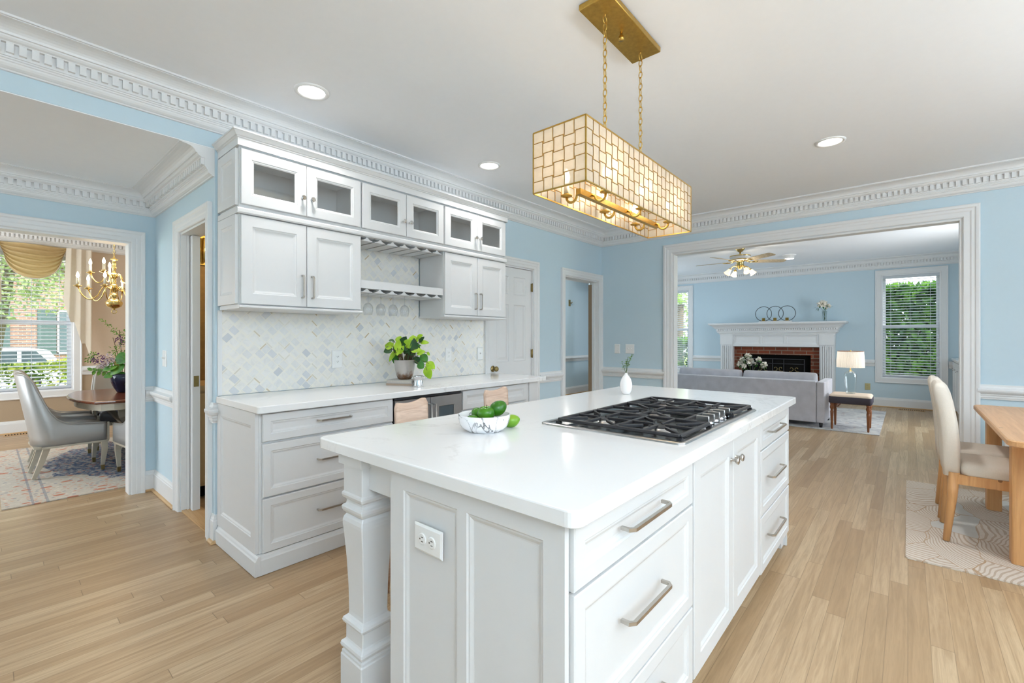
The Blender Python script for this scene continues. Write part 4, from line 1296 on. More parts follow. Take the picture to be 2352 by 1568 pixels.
for nm, MM, w, nx in (('front', Matrix.Translation((BX0, BY0, BZ0)), BX1 - BX0, 22), ('back', Matrix.Translation((BX0, BY1, BZ0)), BX1 - BX0, 22),
                      ('near', Matrix.Translation((BX0, BY0, BZ0)) @ Matrix.Rotation(R(90), 4, 'Z'), BY1 - BY0, 5), ('far', Matrix.Translation((BX1, BY0, BZ0)) @ Matrix.Rotation(R(90), 4, 'Z'), BY1 - BY0, 5)):
    ti, li = shell_panel(w, BZ1 - BZ0, nx, 5)
    ti.bm.transform(MM); li.bm.transform(MM)
    p = part('shell_panel', ti, M['capiz'], pd, recalc=False)
    part('lattice', li, M['gilt'], p, 'thin gilt lattice around the tiles')
mb = MB()
for x, y in ((BX0, BY0), (BX1, BY0), (BX0, BY1), (BX1, BY1)): mb.box(x - .0025, x + .0025, y - .0025, y + .0025, BZ0, BZ1)
for z in (BZ0, BZ1):
    for y in (BY0, BY1): mb.box(BX0, BX1, y - .0025, y + .0025, z - .0025, z + .0025)
    for x in (BX0, BX1): mb.box(x - .0025, x + .0025, BY0, BY1, z - .0025, z + .0025)
for x in (1.819, 2.178): mb.box(x - .004, x + .004, BY0, BY1, BZ1 - .006, BZ1 + .002)
part('shade_frame', mb, M['gold'], pd)
mb = MB().box(1.60, 2.375, PY - .011, PY + .011, 1.868, 1.892)
for x in (1.819, 2.178): mb.tube([(x, PY, 1.89), (x, PY, 2.10)], .005, 8)
part('light_bar', mb, M['gold'], pd)
for i, x in enumerate((1.66, 1.985, 2.31)):
    for s in (1, -1):
        xx = x + (.03 if s < 0 else -.03)
        ye = PY + s * .078
        pts = [(xx, PY + s * .010, 1.885)]
        for k in range(9):
            a = R(180 - 200 * k / 8) if True else 0
            pts.append((xx, PY + s * (.052 - .026 * math.cos(R(22.5 * k))), 1.878 - .027 * math.sin(R(22.5 * k))))
        mb = MB().tube(pts, .0055, 8)
        mb.lathe([(.004, 1.876), (.024, 1.882), (.026, 1.885), (.012, 1.885), (.012, 1.893)], (xx, ye, 0), 18)
        arm = part('arm', mb, M['gold'], pd)
        part('candle_sleeve', MB().lathe([(.011, 1.893), (.011, 1.935)], (xx, ye, 0), 12), M['candle'], arm)
        part('bulb', MB().lathe([(.006, 1.935), (.013, 1.950), (.0155, 1.966), (.011, 1.985), (.002, 2.0)], (xx, ye, 0), 12), M['bulb'], arm)
for i, x in enumerate((1.66, 1.985, 2.31)):
    light('pendant_glow', 'POINT', (x, PY, 1.965), .7, (1, .80, .56), shadow_soft_size=.03)

# ================================================================ recessed downlights
def downlight(x, y, label, z=2.75, power=24):
    t = thing('downlight', label, 'ceiling light', (x, y, z), 'recessed ceiling downlights')
    part('trim_ring', MB().lathe([(.098, 0), (.097, -.006), (.080, -.009), (.074, -.004)], (x, y, z), 32, cap0=False, cap1=False), M['plastic'], t)
    part('lens', MB().lathe([(.076, -.003), (.001, -.0035)], (x, y, z), 32, cap0=False), M['led'], t)
    light('down_beam', 'SPOT', (x, y, z - .02), power, (1, .98, .955), spot_size=R(150), spot_blend=.9, shadow_soft_size=.07)
    return t
downlight(1.285, 2.693, 'recessed ceiling downlight above the left cabinets')
downlight(2.828, 2.702, 'recessed ceiling downlight above the right cabinets')
downlight(4.155, .44, 'recessed ceiling downlight towards the living room opening', 2.75, 44)
t = thing('ceiling_puck_light', 'surface mounted ceiling light right of the fan', 'ceiling light', (9.38, 1.60, 2.75))
part('housing', MB().lathe([(.11, -.001), (.11, -.006), (.085, -.01), (.085, -.06), (.075, -.066)], (9.38, 1.60, 2.75), 28, cap0=False, cap1=False), M['plastic'], t)
part('lens', MB().lathe([(.076, -.066), (.001, -.068)], (9.38, 1.60, 2.75), 28, cap0=False), M['led'], t)

# ================================================================ chairs at the island
def stool(label, loc, rz):
    t = thing('counter_chair', label, 'chair', (0, 0, 0), 'washed wood chairs at the island')
    # local: faces -Y, back panel at y = 0
    mb = MB()
    n = 16; prof = []
    for k, (yy, sgn) in enumerate(((-.012, 1), (.012, 1))): pass
    def top(x):
        a = abs(x) / .115
        return .939 + .022 * a ** 2 + .007 * (x / .115) - (.035 * (a - .80) ** 2 / .04 if a > .80 else 0)
    F, B = [], []
    xs = [-.115 + .23 * i / n for i in range(n + 1)]
    zs = [.50, .58, .66, .74, .82, .88, 1.0]
    def P(x, z, dy):
        zt = top(x)
        zz = z if z < .99 else zt
        zz = min(zz, zt)
        c = .35 * x * x * 1.6
        return (.87 * x * (1 - .06 * (.9 - min(zz, .9)) / .4), -c * 1.2 + dy + (zz - .5) * .06, zz)
    g1 = [[mb.v(*P(x, z, -.011)) for x in xs] for z in zs]
    g2 = [[mb.v(*P(x, z, .011)) for x in xs] for z in zs]
    for g, fl in ((g1, 0), (g2, 1)):
        for a, b in zip(g, g[1:]):
            for i in range(n): mb.f([a[i], a[i + 1], b[i + 1], b[i]], True)
    for i in range(n):
        mb.f([g1[-1][i], g1[-1][i + 1], g2[-1][i + 1], g2[-1][i]], True); mb.f([g1[0][i], g1[0][i + 1], g2[0][i + 1], g2[0][i]])
    for e in (0, n):
        for a in range(len(zs) - 1): mb.f([g1[a][e], g1[a + 1][e], g2[a + 1][e], g2[a][e]], True)
    bmesh.ops.remove_doubles(mb.bm, verts=mb.bm.verts, dist=.0004)
    part('backrest', mb, M['stoolwood'], t)
    part('seat', MB().box(-.16, .16, -.34, -.03, .455, .485, .012, 3), M['stoolwood'], t)
    for sx in (-1, 1):
        part('leg', MB().tube([(sx * .135, -.31, .456), (sx * .150, -.335, .003)], [.016, .011], 10), M['stoolwood'], t)
        part('leg', MB().tube([(sx * .10, .012, .60), (sx * .115, -.01, .46), (sx * .140, .03, .003)], [.011, .016, .011], 10), M['stoolwood'], t)
    t.location = loc; t.rotation_euler = (0, 0, rz)
    return t
st = stool('washed wood chair with wavy top at the island, in front of the wine cooler', (1.468, 1.95, 0), 0)
s2 = dup(st, (2.172, 2.0, 0), R(-3), 'washed wood chair with wavy top behind the fruit bowl, right of the wine cooler')

# ================================================================ on the island: bowl of fruit, bud vase
BC = (1.292, 1.262)
mb = MB().lathe([(.066, .0), (.068, .003), (.078, .008), (.090, .018), (.0975, .032), (.101, .048), (.1025, .065), (.1000, .0665), (.0980, .064), (.0965, .048), (.092, .033), (.084, .020), (.066, .012), (.001, .010)], (BC[0], BC[1], .9145), 48, cap0=True, cap1=False)
solo('fruit_bowl', mb, M['bowl'], 'white ceramic bowl with black marbling holding green fruit', 'bowl', (BC[0], BC[1], .9145))
def fruit(name, label, c, r, kind, tilt=(0, 0), m='apple'):
    t = thing(name, label, 'fruit', c, 'green fruit in and by the bowl')
    mb = MB(); mb.M = Matrix.Translation(c) @ Matrix.Rotation(tilt[0], 4, 'X') @ Matrix.Rotation(tilt[1], 4, 'Y')
    if kind == 'apple':
        pr = []
        for k in range(15):
            a = -PI / 2 + PI * k / 14
            dim = .30 * r * math.exp(-((math.cos(a)) / .32) ** 2)
            pr.append((r * math.cos(a) * (1 + .07 * math.sin(a)), r * .92 * math.sin(a) - (dim if a > 0 else -dim * .6)))
    elif kind == 'mango':
        pr = [(r * .95 * math.cos(-PI / 2 + PI * k / 14) * (1 - .08 * math.sin(-PI / 2 + PI * k / 14)), r * 1.2 * math.sin(-PI / 2 + PI * k / 14)) for k in range(15)]
    else:
        pr = [(r * math.cos(-PI / 2 + PI * k / 14), r * 1.25 * math.sin(-PI / 2 + PI * k / 14) * (1 + .12 * abs(math.sin(-PI / 2 + PI * k / 14)) ** 8)) for k in range(15)]
    mb.lathe(pr, (0, 0, 0), 28, cap0=False, cap1=False)
    part('flesh', mb, M[m], t)
    if kind == 'apple':
        mb = MB(); mb.M = Matrix.Translation(c) @ Matrix.Rotation(tilt[0], 4, 'X') @ Matrix.Rotation(tilt[1], 4, 'Y')
        mb.tube([(0, 0, r * .62), (.001, 0, r * .8), (.003, .001, r * 1.02)], [.0013, .0013, .002], 6)
        part('stalk', mb, M['stem'], t)
    return t
def vu(u, v, c):     # offset seen from the room's side: u to the right, v away
    return (c[0] + .78 * v + .62 * u, c[1] + .62 * v - .78 * u)
def fr(name, label, u, v, z, r, kind, tilt=(0, 0), m='apple'):
    x, y = vu(u, v, BC); return fruit(name, label, (x, y, z), r, kind, tilt, m)
fr('green_apple', 'green apple with a stalk on top at the front of the bowl', .010, -.022, .984, .034, 'apple', (R(6), R(-4)))
fr('green_mango', 'large smooth green fruit on top at the right of the bowl', .054, .012, 1.000, .031, 'mango', (R(40), R(50)))
fr('green_apple', 'green fruit low at the left front of the bowl', -.043, -.030, .957, .024, 'mango', (R(80), R(20)))
fr('green_apple', 'green fruit peeking over the far rim of the bowl', -.030, .035, .974, .027, 'apple', (R(20), R(10)))
fr('green_apple', 'green fruit low in the middle behind the front apple', .040, -.045, .953, .019, 'mango', (R(70), R(60)))
lx, ly = vu(.098, .052, BC)
fruit('lime', 'yellow green lime lying on the worktop behind the bowl', (lx + .01, ly + .0, .9145 + .0265), .026, 'lime', (R(70), R(35)), 'lime')
VC = (2.735, 1.385)
vs = thing('bud_vase', 'small white teardrop vase with green sprigs at the far end of the island', 'vase', (*VC, .9145))
part('vase_body', MB().lathe([(.020, 0), (.026, .004), (.034, .024), (.039, .050), (.038, .072), (.031, .096), (.019, .116), (.0095, .128), (.0085, .136), (.007, .1355), (.0075, .126), (.001, .10)], (*VC, .9145), 36, cap0=True, cap1=False), M['ceramic'], vs)
mb = MB(); lf = MB()
r2 = random.Random(5)
for k, (u, h) in enumerate(((-.028, .085), (.012, .125), (.038, .135), (.0, .10), (-.012, .06), (.022, .095))):
    p0 = Vector((VC[0], VC[1], 1.045)); e = Vector((VC[0] + .62 * u, VC[1] - .78 * u, 1.05 + h * .85))
    mid = (p0 + e) / 2 + Vector((r2.uniform(-.008, .008), r2.uniform(-.008, .008), .01))
    mb.tube([p0 - Vector((0, 0, .03)), p0, mid, e], .0011, 5)
    for q in range(7):
        f = .35 + .65 * q / 6
        c = p0.lerp(mid, f * 2) if f < .5 else mid.lerp(e, f * 2 - 1)
        a = r2.uniform(0, 2 * PI)
        lf.leaf(c, (math.cos(a), math.sin(a), r2.uniform(-.2, .6)), (0, 0, 1), r2.uniform(.016, .027), r2.uniform(.012, .019), .2, .1, 3)
part('sprig_stems', mb, M['greenstem'], vs)
part('sprig_leaves', lf, M['leafsmall'], vs, recalc=False)

# ================================================================ on the back counter: books, potted plant, silver cup
def book(label, c, w, d, z0, z1, rz, cover, pages, title=False):
    t = thing('book', label, 'book', (c[0], c[1], z0), 'books under the plant pot')
    MM = Matrix.Translation((c[0], c[1], 0)) @ Matrix.Rotation(rz, 4, 'Z')
    mb = MB(); mb.M = MM
    mb.box(-w / 2, w / 2, -d / 2, d / 2, z1 - .0025, z1).box(-w / 2, w / 2, -d / 2, d / 2, z0, z0 + .0025).box(w / 2 - .003, w / 2, -d / 2, d / 2, z0, z1)
    part('cover', mb, M[cover], t)
    mb = MB(); mb.M = MM
    mb.box(-w / 2 + .005, w / 2 - .0035, -d / 2 + .004, d / 2 - .004, z0 + .0026, z1 - .0026)
    part('pages', mb, M[pages], t)
    if title:
        mb = MB(); mb.M = MM
        r3 = random.Random(2)
        y = -d / 2 + .03
        while y < d / 2 - .02:
            l = r3.uniform(.006, .012)
            zc = (z0 + z1) / 2
            mb.box(w / 2, w / 2 + .0006, y, y + l * .35, zc - .005, zc + .005)
            mb.box(w / 2, w / 2 + .0006, y, y + l, zc + .003, zc + .005)
            y += l + .004
        part('spine_lettering', mb, M['ink'], t)
    return t
bk = (2.135, 2.955)
ang = R(-64)
book('lower taupe book flat on the counter under the plant', bk, .225, .17, .9145, .936, R(-90) + R(28), 'bookgrey', 'booktan')
book('upper grey book with black spine lettering under the plant pot', (bk[0] + .004, bk[1] + .003), .215, .165, .9365, .958, R(-90) + R(26), 'bookgrey', 'paper', True)
PC = (2.150, 2.965)
PZ = .9585
pp = thing('potted_plant', 'leafy green plant in an aged silver pot standing on two books', 'plant', (*PC, PZ))
part('pot', MB().lathe([(.047, 0), (.053, .006), (.066, .040), (.075, .085), (.0795, .125), (.081, .147), (.0825, .149), (.078, .149), (.0765, .125), (.070, .12)], (*PC, PZ), 40, cap0=True, cap1=False), M['pot'], pp)
part('soil', MB().lathe([(.077, .128), (.05, .136), (.001, .138)], (*PC, PZ), 28, cap0=False), M['soil'], pp)
# leaves: base (right, up), tip (right, up), width, dark?  in centimetres from the pot rim centre
LV = [(-8.9, 11.7, -16.2, 13.4, 6.6, 0), (-7.8, 15.5, -11.7, 17.3, 2.8, 1), (-5.7, 13.8, -3.6, 20.0, 5.6, 0), (-2.9, 12.0, 1.4, 19.8, 5.2, 1), (-.3, 11.7, -8.0, 13.8, 3.4, 0), (-9.6, 9.6, -16.0, 7.5, 5.2, 1),
      (-8.2, 8.5, -14.6, -.6, 3.8, 0), (-8.6, 6.8, -10.2, -4.4, 6.0, 2), (-.2, 5.4, 5.4, -.8, 7.0, 1), (-.8, 6.1, 5.4, 10.9, 5.2, 1), (-7.5, 9.9, -1.2, 7.0, 2.8, 0), (8.6, 13.8, 7.6, 21.0, 6.4, 0), (1.9, 11.0, 5.6, 17.0, 6.6, 0),
      (11.7, 18.6, 16.9, 21.6, 3.6, 0), (11.4, 15.2, 15.5, 20.0, 3.2, 1), (12.1, 15.2, 19.9, 15.2, 3.2, 0), (3.7, 13.8, 14.6, 13.0, 2.6, 2), (6.5, 8.0, 15.3, 9.4, 4.2, 0), (11.7, 5.4, 18.6, 7.8, 3.9, 0), (12.4, 4.0, 18.3, -1.5, 6.0, 2),
      (9.3, 3.0, 12.1, -3.2, 4.2, 1), (12.8, -2.2, 17.6, -6.3, 5.6, 2), (18.0, -2.2, 25.2, -7.0, 5.3, 0), (18.6, -6.0, 22.1, -15.9, 5.3, 0), (18.3, -5.6, 16.9, -13.1, 2.8, 1), (18.6, 6.5, 21.1, 4.1, 2.2, 0), (-7.2, 5.4, -4.0, 3.0, 4.0, 1), (4, 9.5, 9.5, 4.5, 5.0, 1), (7.0, 11.5, 11.0, 9.5, 4.5, 2), (-4, 8.5, -8.0, 4.5, 4.5, 2)]
fo = {0: MB(), 1: MB(), 2: MB()}
stm = MB()
rimz = PZ + .149
rv = Vector((.62, -.785, 0)); fv = Vector((.785, .62, 0))
r4 = random.Random(11)
for q in range(16):
    a_ = r4.uniform(.15, PI - .15); rad = r4.uniform(5, 11); cx0 = r4.choice((-6, -5, 4, 9))
    LV.append((cx0, r4.uniform(5, 9), cx0 + rad * .8 * math.cos(a_), 7 + rad * math.sin(a_), r4.uniform(4, 5.6), r4.choice((0, 1, 1, 2, 2))))
for (bx, bz, tx, tz, w, k) in LV:
    dep = r4.uniform(-.055, .05)
    b = Vector((*PC, rimz)) + rv * (bx / 100 * .9) + fv * dep + Vector((0, 0, bz / 100 * .9))
    e = Vector((*PC, rimz)) + rv * (tx / 100 * .9) + fv * (dep + r4.uniform(-.03, .02)) + Vector((0, 0, tz / 100 * .9))
    d = e - b
    n = -fv + Vector((0, 0, .8)) + rv * r4.uniform(-.3, .3)
    fo[k].leaf(b, d, n, d.length * 1.08, w / 100 * 1.3, .12, .12, 6)
    root = Vector((*PC, rimz - .012)) + rv * max(-.045, min(.05, bx / 100 * .35)) + fv * dep * .4
    m = (root + b) / 2 + Vector((0, 0, .02))
    stm.tube([root, m, b, b + d * .3], .0018, 5)
part('bright_leaves', fo[0], m_leaf('bright_leaf', [srgb(132, 178, 30), srgb(168, 206, 48), srgb(190, 220, 84)], .4, .25, 14), pp, 'yellow green leaves', recalc=False)
part('dark_leaves', fo[1], m_leaf('deep_leaf', [srgb(20, 52, 22), srgb(34, 76, 34), srgb(56, 96, 54)], .35, .15, 14), pp, 'deep green leaves', recalc=False)
part('green_leaves', fo[2], m_leaf('mid_leaf', [srgb(34, 92, 24), srgb(52, 118, 34), srgb(80, 140, 50)], .35, .2, 14), pp, 'mid green leaves', recalc=False)
part('stems', stm, M['stem'], pp)
cp = thing('silver_cup', 'small waisted silver cup beside the books on the counter', 'cup', (2.135, 2.775, .9145))
part('cup_body', MB().lathe([(.037, 0), (.038, .003), (.035, .022), (.031, .045), (.030, .052), (.034, .060), (.041, .072), (.043, .078), (.041, .079), (.036, .070), (.029, .058), (.027, .045), (.001, .02)], (2.135, 2.775, .9145), 28, cap0=True, cap1=False), M['chrome'], cp)
for s in (-1, 1):
    c = Vector((2.135, 2.775, .985)) + rv * (s * .042)
    part('handle', MB().tube([c + rv * (s * .0), c + rv * (s * .016) + Vector((0, 0, .004)), c + rv * (s * .010) + Vector((0, 0, -.010)), c + rv * (s * -.006) + Vector((0, 0, -.014))], .002, 6), M['chrome'], cp)

# ================================================================ pine table, chairs and rug at the right
solo('rug', MB().prism(rr(3.50, 5.40, -1.9, .01, .02), 'z', .001, .009), M['rug_leaf'], 'cream rug with brown leaf outlines under the pine table', 'rug', (4.45, -.95, .001))
tb = thing('dining_table', 'honey pine table with rounded corners at the right edge', 'table', (4.22, -.95, .009))
mb = MB()
mb.loops([[(x, y, z) for x, y in rr(3.37 + i, 5.07 - i, -1.52 + i, -.383 - i, .07)] for i, z in ((.006, .728), (0, .733), (0, .756), (.006, .761))], True, True, True, False)
part('tabletop', mb, M['pinetop'], tb)
for lx in (3.835, 4.915):
    for ly in (-.482, -1.42):
        mb = MB()
        mb.loops([[(x, y, z) for x, y in rr(lx - .055, lx + .055, ly - .04, ly + .04, .018)] for z in (.010, .7275)], True, True, True, False)
        part('leg', mb, M['pine'], tb)
part('apron', MB().box(3.9, 4.85, -1.40, -1.38, .65, .727).box(3.9, 4.85, -.56, -.54, .66, .727), M['pine'], tb)
def pine_chair(label, loc, rz):
    t = thing('upholstered_chair', label, 'chair', (0, 0, 0), 'cream chairs at the pine table')
    # local: faces -Y, x along the table, origin under the backrest
    W2 = .205
    mb = MB()
    rings = []
    for z, yc, th, ww in ((.42, -.003, .043, .196), (.50, .0, .044, .199), (.62, .004, .045, .203), (.75, .014, .044, .206), (.86, .030, .043, .205), (.925, .043, .041, .202), (.965, .051, .035, .196), (.985, .055, .024, .186), (.992, .057, .010, .172)):
        pts = []
        for i in range(20):
            a = 2 * PI * i / 20
            ca, sa = math.cos(a), math.sin(a)
            px = ww * abs(ca) ** .35 * (1 if ca >= 0 else -1)
            py = th * abs(sa) ** .38 * (1 if sa >= 0 else -1)
            pts.append((px, yc + py + .25 * px * px, z))
        rings.append(pts)
    mb.loops(rings, True, True, True, True)
    part('backrest', mb, M['linen'], t)
    mb = MB()
    rings = []
    for z, i in ((.437, .0), (.45, -.004), (.475, -.004), (.497, .006), (.507, .03), (.510, .07)):
        rings.append([(x, y, z) for x, y in rr(-.20 + i, .20 - i, -.50 + i, -.037 - i * .5, max(.01, .04 - i * .2))])
    mb.loops(rings, True, True, True, True)
    part('seat', mb, M['linen'], t)
    mb = MB().box(-.20, -.176, -.48, -.02, .376, .436).box(.176, .20, -.48, -.02, .376, .436).box(-.176, .176, -.49, -.468, .376, .436).box(-.176, .176, -.03, -.008, .376, .436)
    part('seat_frame', mb, M['pine'], t)
    for sx in (-1, 1):
        part('leg', MB().tube([(sx * .182, -.005, .445), (sx * .184, .002, .30), (sx * .186, .03, .012)], [.028, .024, .017], 12), M['pine'], t)
        part('leg', MB().tube([(sx * .182, -.465, .376), (sx * .182, -.47, .012)], [.022, .017], 12), M['pine'], t)
    t.location = loc; t.rotation_euler = (0, 0, rz)
    return t
c1 = pine_chair('cream upholstered chair with pine legs nearest at the pine table', (4.135, -.212, 0), 0)
c2 = dup(c1, (4.60, -.205, 0), 0, 'cream upholstered chair with pine legs behind the nearest one, mostly hidden')

# ================================================================ dining room
RC = (1.245, 6.385)
solo('rug', MB().box(RC[0] - 1.155, RC[0] + 1.155, RC[1] - 1.315, RC[1] + 1.315, .001, .009), M['rug_dining'], 'faded oriental rug with a blue medallion in the dining room', 'rug', (RC[0], RC[1], .001))
dt = thing('dining_table', 'walnut dining table on silver curved legs in the dining room', 'table', (1.35, 6.25, .009))
def tt(x0, x1, y0, y1, bow, i=0):
    o = []
    ym = (y0 + y1) / 2; hy = (y1 - y0) / 2 - i
    pts = []
    for k in range(13):
        a = -1 + 2 * k / 12
        pts.append((x0 - bow * (1 - a * a) + i, ym + a * hy))
    pts2 = [(x1 + bow * (1 - a * a) - i, ym + a * hy) for a in [1 - 2 * k / 12 for k in range(13)]]
    c = [(x0 + .14, y1 + .02 - i), (x1 - .14, y1 + .02 - i)]
    d = [(x1 - .14, y0 - .02 + i), (x0 + .14, y0 - .02 + i)]
    return pts + c + pts2 + d
TB = (.66, 2.0, 5.56, 6.86, .12)
mb = MB()
mb.loops([[(x, y, z) for x, y in tt(*TB, i)] for i, z in ((.014, .672), (.004, .676), (0, .686), (.002, .697), (.010, .702))], True, True, True, False)
part('tabletop', mb, M['walnut'], dt)
mb = MB()
mb.loops([[(x, y, z) for x, y in tt(*TB, .05)] for z in (.605, .6715)], True, True, True, False)
part('apron', mb, M['silverwood'], dt)
for px in (1.02, 1.68):
    for s in (-1, 1):
        pts = [(px, 6.21 + s * .36, .604), (px, 6.21 + s * .37, .54), (px, 6.21 + s * .30, .44), (px, 6.21 + s * .12, .33), (px, 6.21 + s * .09, .26), (px, 6.21 + s * .20, .15), (px, 6.21 + s * .38, .06), (px, 6.21 + s * .46, .034)]
        part('leg', MB().tube(pts, [.04, .036, .032, .036, .036, .034, .028, .022], 4, smooth=False, rot=PI / 4), M['silverwood'], dt)
        pts = [(px - .14 if px < 1.3 else px + .14, 6.21 + s * .40, .604), (px - .13 if px < 1.3 else px + .13, 6.21 + s * .38, .52), (px - .06 if px < 1.3 else px + .06, 6.21 + s * .22, .40), (px, 6.21 + s * .10, .33)]
        part('brace', MB().tube(pts, [.032, .034, .024, .026], 4, smooth=False, rot=PI / 4), M['silverwood'], dt)
def silver_chair(label):
    t = thing('dining_chair', label, 'chair', (0, 0, 0), 'silver chairs around the walnut table')
    # local: faces +X
    outer = []
    N = 57
    path = []
    for i in range(N):
        u = i / (N - 1)
        if u < .25: path.append((.235 - (.235 + .12) * (u / .25), .245))
        elif u > .75: path.append((-.12 + (.235 + .12) * ((u - .75) / .25), -.245))
        else:
            a = R(90 + 180 * (u - .25) / .5)
            path.append((-.12 + .135 * math.cos(a), .245 * math.sin(a)))
    TZ = [(0, .955), (.045, .95), (.075, .90), (.095, .76), (.115, .65), (.14, .575), (.175, .525), (.23, .495), (.30, .482), (.50, .470)]
    def topz(x):
        k = max(0, x + .255)
        for (a, za), (b, zb) in zip(TZ, TZ[1:]):
            if k <= b: return za + (zb - za) * (k - a) / (b - a)
        return .47
    def ring(x, y):
        # closed outline of the shell at this path point: outer bottom, outer top, inner top, inner bottom
        zt = topz(x)
        n = math.hypot(x + .05, y)
        nx, ny = (x + .02) / max(n, .1), y / max(n, .1)
        if x > -.11: nx, ny = 0, (1 if y > 0 else -1)
        lean = lambda z: -.10 * max(0, (z - .46) / .5) ** 1.2 * (1 if x < -.0 else max(0, 1 - x / .2))
        pin = .88 if x < -.1 else 1
        pts = []
        for off, z in ((.0, .30), (.004, .38), (.004, zt - .02), (-.006, zt + .002), (-.022, zt + .004), (-.034, zt - .012), (-.034, .40), (-.03, .30)):
            sh = 1 - .10 * max(0, (z - .5) / .45)
            pts.append((x + nx * off + lean(z), (y + ny * off) * sh, z))
        return pts
    mb = MB()
    mb.loops([ring(*p) for p in path], True, True, True, True)
    sh = part('shell', mb, M['satin'], t)
    # piping along the top edge
    mb = MB().tube([ring(*p)[3] for p in path], .006, 6)
    part('piping', mb, M['satin'], sh)
    mb = MB()
    mb.loops([[(x, y, z) for x, y in rr(-.21 + i, .25 - i, -.208 + i, .208 - i, .05)] for z, i in ((.32, 0), (.42, -.002), (.448, .012), (.462, .05), (.466, .1))], True, True, True, True)
    part('seat', mb, M['satindark'], t)
    mb = MB().box(.236, .256, -.235, .235, .285, .32).box(-.20, .24, .226, .246, .285, .302).box(-.20, .24, -.246, -.226, .285, .302).box(-.25, -.20, -.21, .21, .285, .302).box(.240, .256, .226, .246, .30, .472).box(.240, .256, -.246, -.226, .30, .472)
    part('seat_rail', mb, M['silverwood'], t)
    for s in (-1, 1):
        l = part('leg', MB().tube([(.22, s * .215, .30), (.228, s * .215, .22), (.215, s * .212, .10), (.212, s * .21, .060)], [.033, .030, .021, .019], 4, smooth=False, rot=PI / 4), M['silverwood'], t)
        part('ferrule', MB().tube([(.212, s * .21, .060), (.214, s * .21, .014)], [.020, .017], 4, smooth=False, rot=PI / 4), M['oldbrass'], l, 'bronze foot cap')
        part('leg', MB().tube([(-.16, s * .18, .30), (-.20, s * .165, .15), (-.245, s * .155, .016)], [.032, .027, .019], 4, smooth=False, rot=PI / 4), M['silverwood'], t)
    return t
sc = silver_chair('silver satin chair at the near left end of the walnut table')
sc.location = (.535, 6.07, 0); sc.rotation_euler = (0, 0, R(2))
dup(sc, (.545, 6.60, 0), R(-2), 'silver satin chair at the far left end of the walnut table')
dup(sc, (1.075, 5.47, 0), R(96), 'silver satin chair partly hidden by the dining opening casing')
dup(sc, (1.06, 7.10, 0), R(-92), 'silver satin chair on the window side of the walnut table')
# flower arrangement
FC = (.985, 6.33); FZ = .7025
fa = thing('flower_arrangement', 'big mixed arrangement of leaves and purple flowers in a dark blue vase', 'flowers', (*FC, FZ))
part('vase', MB().lathe([(.055, 0), (.06, .006), (.085, .05), (.108, .11), (.114, .155), (.108, .185), (.096, .20), (.09, .197), (.1, .18), (.001, .15)], (*FC, FZ), 32, cap0=True, cap1=False), M['bluevase'], fa)
R5 = random.Random(21)
rv5 = Vector((.86, -.5, 0)); fv5 = Vector((.5, .86, 0))
def F5(u, v, w): return Vector((*FC, FZ)) + rv5 * u + fv5 * w + Vector((0, 0, v))
stm = MB()
heads = [(-.27, .36), (-.20, .33), (-.16, .40), (-.10, .58), (-.03, .66), (.05, .60), (.10, .66), (.12, .45), (-.08, .36), (-.02, .42), (-.18, .24), (.02, .5), (.16, .52)]
for u, v in heads:
    w = R5.uniform(-.06, .08)
    stm.tube([F5(u * .15, .16, w * .2), F5(u * .6, .16 + (v - .16) * .6, w * .7), F5(u, v, w)], .003, 5)
part('stems', stm, M['stem'], fa)
bl = MB()
for (u, v, du, dv, L, w) in ((.07, .40, -.8, -.55, .15, .14), (.03, .40, .9, -.3, .13, .12), (-.02, .30, -.9, -.35, .15, .09), (.03, .30, -.6, -.5, .16, .11), (.02, .22, -.25, -1, .17, .16), (.10, .44, .5, .8, .12, .1), (.1, .25, .8, -.6, .14, .12), (-.05, .2, -.7, -.2, .1, .07)):
    b = F5(u, v, -.07)
    bl.leaf(b, rv5 * du + Vector((0, 0, dv)) - fv5 * .2, -fv5 + Vector((0, 0, .6)), L, w, .2, .18, 6)
part('broad_leaves', bl, m_leaf('hosta_leaf', [srgb(40, 96, 26), srgb(72, 134, 40), srgb(128, 176, 64)], .4, .25, 12), fa, recalc=False)
sm = MB()
def sprig(c, n, r, L, w):
    for i in range(n):
        d = Vector((R5.gauss(0, 1), R5.gauss(0, 1), R5.gauss(0, 1))).normalized()
        sm.leaf(c + d * r * R5.random() ** .5, d, (R5.gauss(0, 1), R5.gauss(0, 1), 1), L * R5.uniform(.7, 1.2), w, .2, .1, 3)
for u, v, n, r in ((.08, .60, 70, .085), (.02, .50, 50, .07), (-.07, .44, 45, .055), (.14, .52, 50, .08), (-.30, .36, 30, .04), (-.26, .40, 24, .03), (-.02, .62, 18, .04), (-.08, .65, 14, .03)):
    sprig(F5(u, v, R5.uniform(-.02, .06)), n, r, .026, .012)
for i in range(16):
    f = i / 15
    sprig(F5(-.05 - .17 * f, .60 + .24 * f - .06 * f * f, .02), 3, .012 * (1.3 - f), .02, .010)
for i in range(8):
    f = i / 7
    sm.leaf(F5(-.10 - .15 * f, .22 + .02 * f, -.05), rv5 * (-1 if i % 2 else -.4) + Vector((0, 0, .5 if i % 2 else -.8)), -fv5, .055, .035, .15, .1, 4)
part('small_foliage', sm, M['leafsmall'], fa, recalc=False)
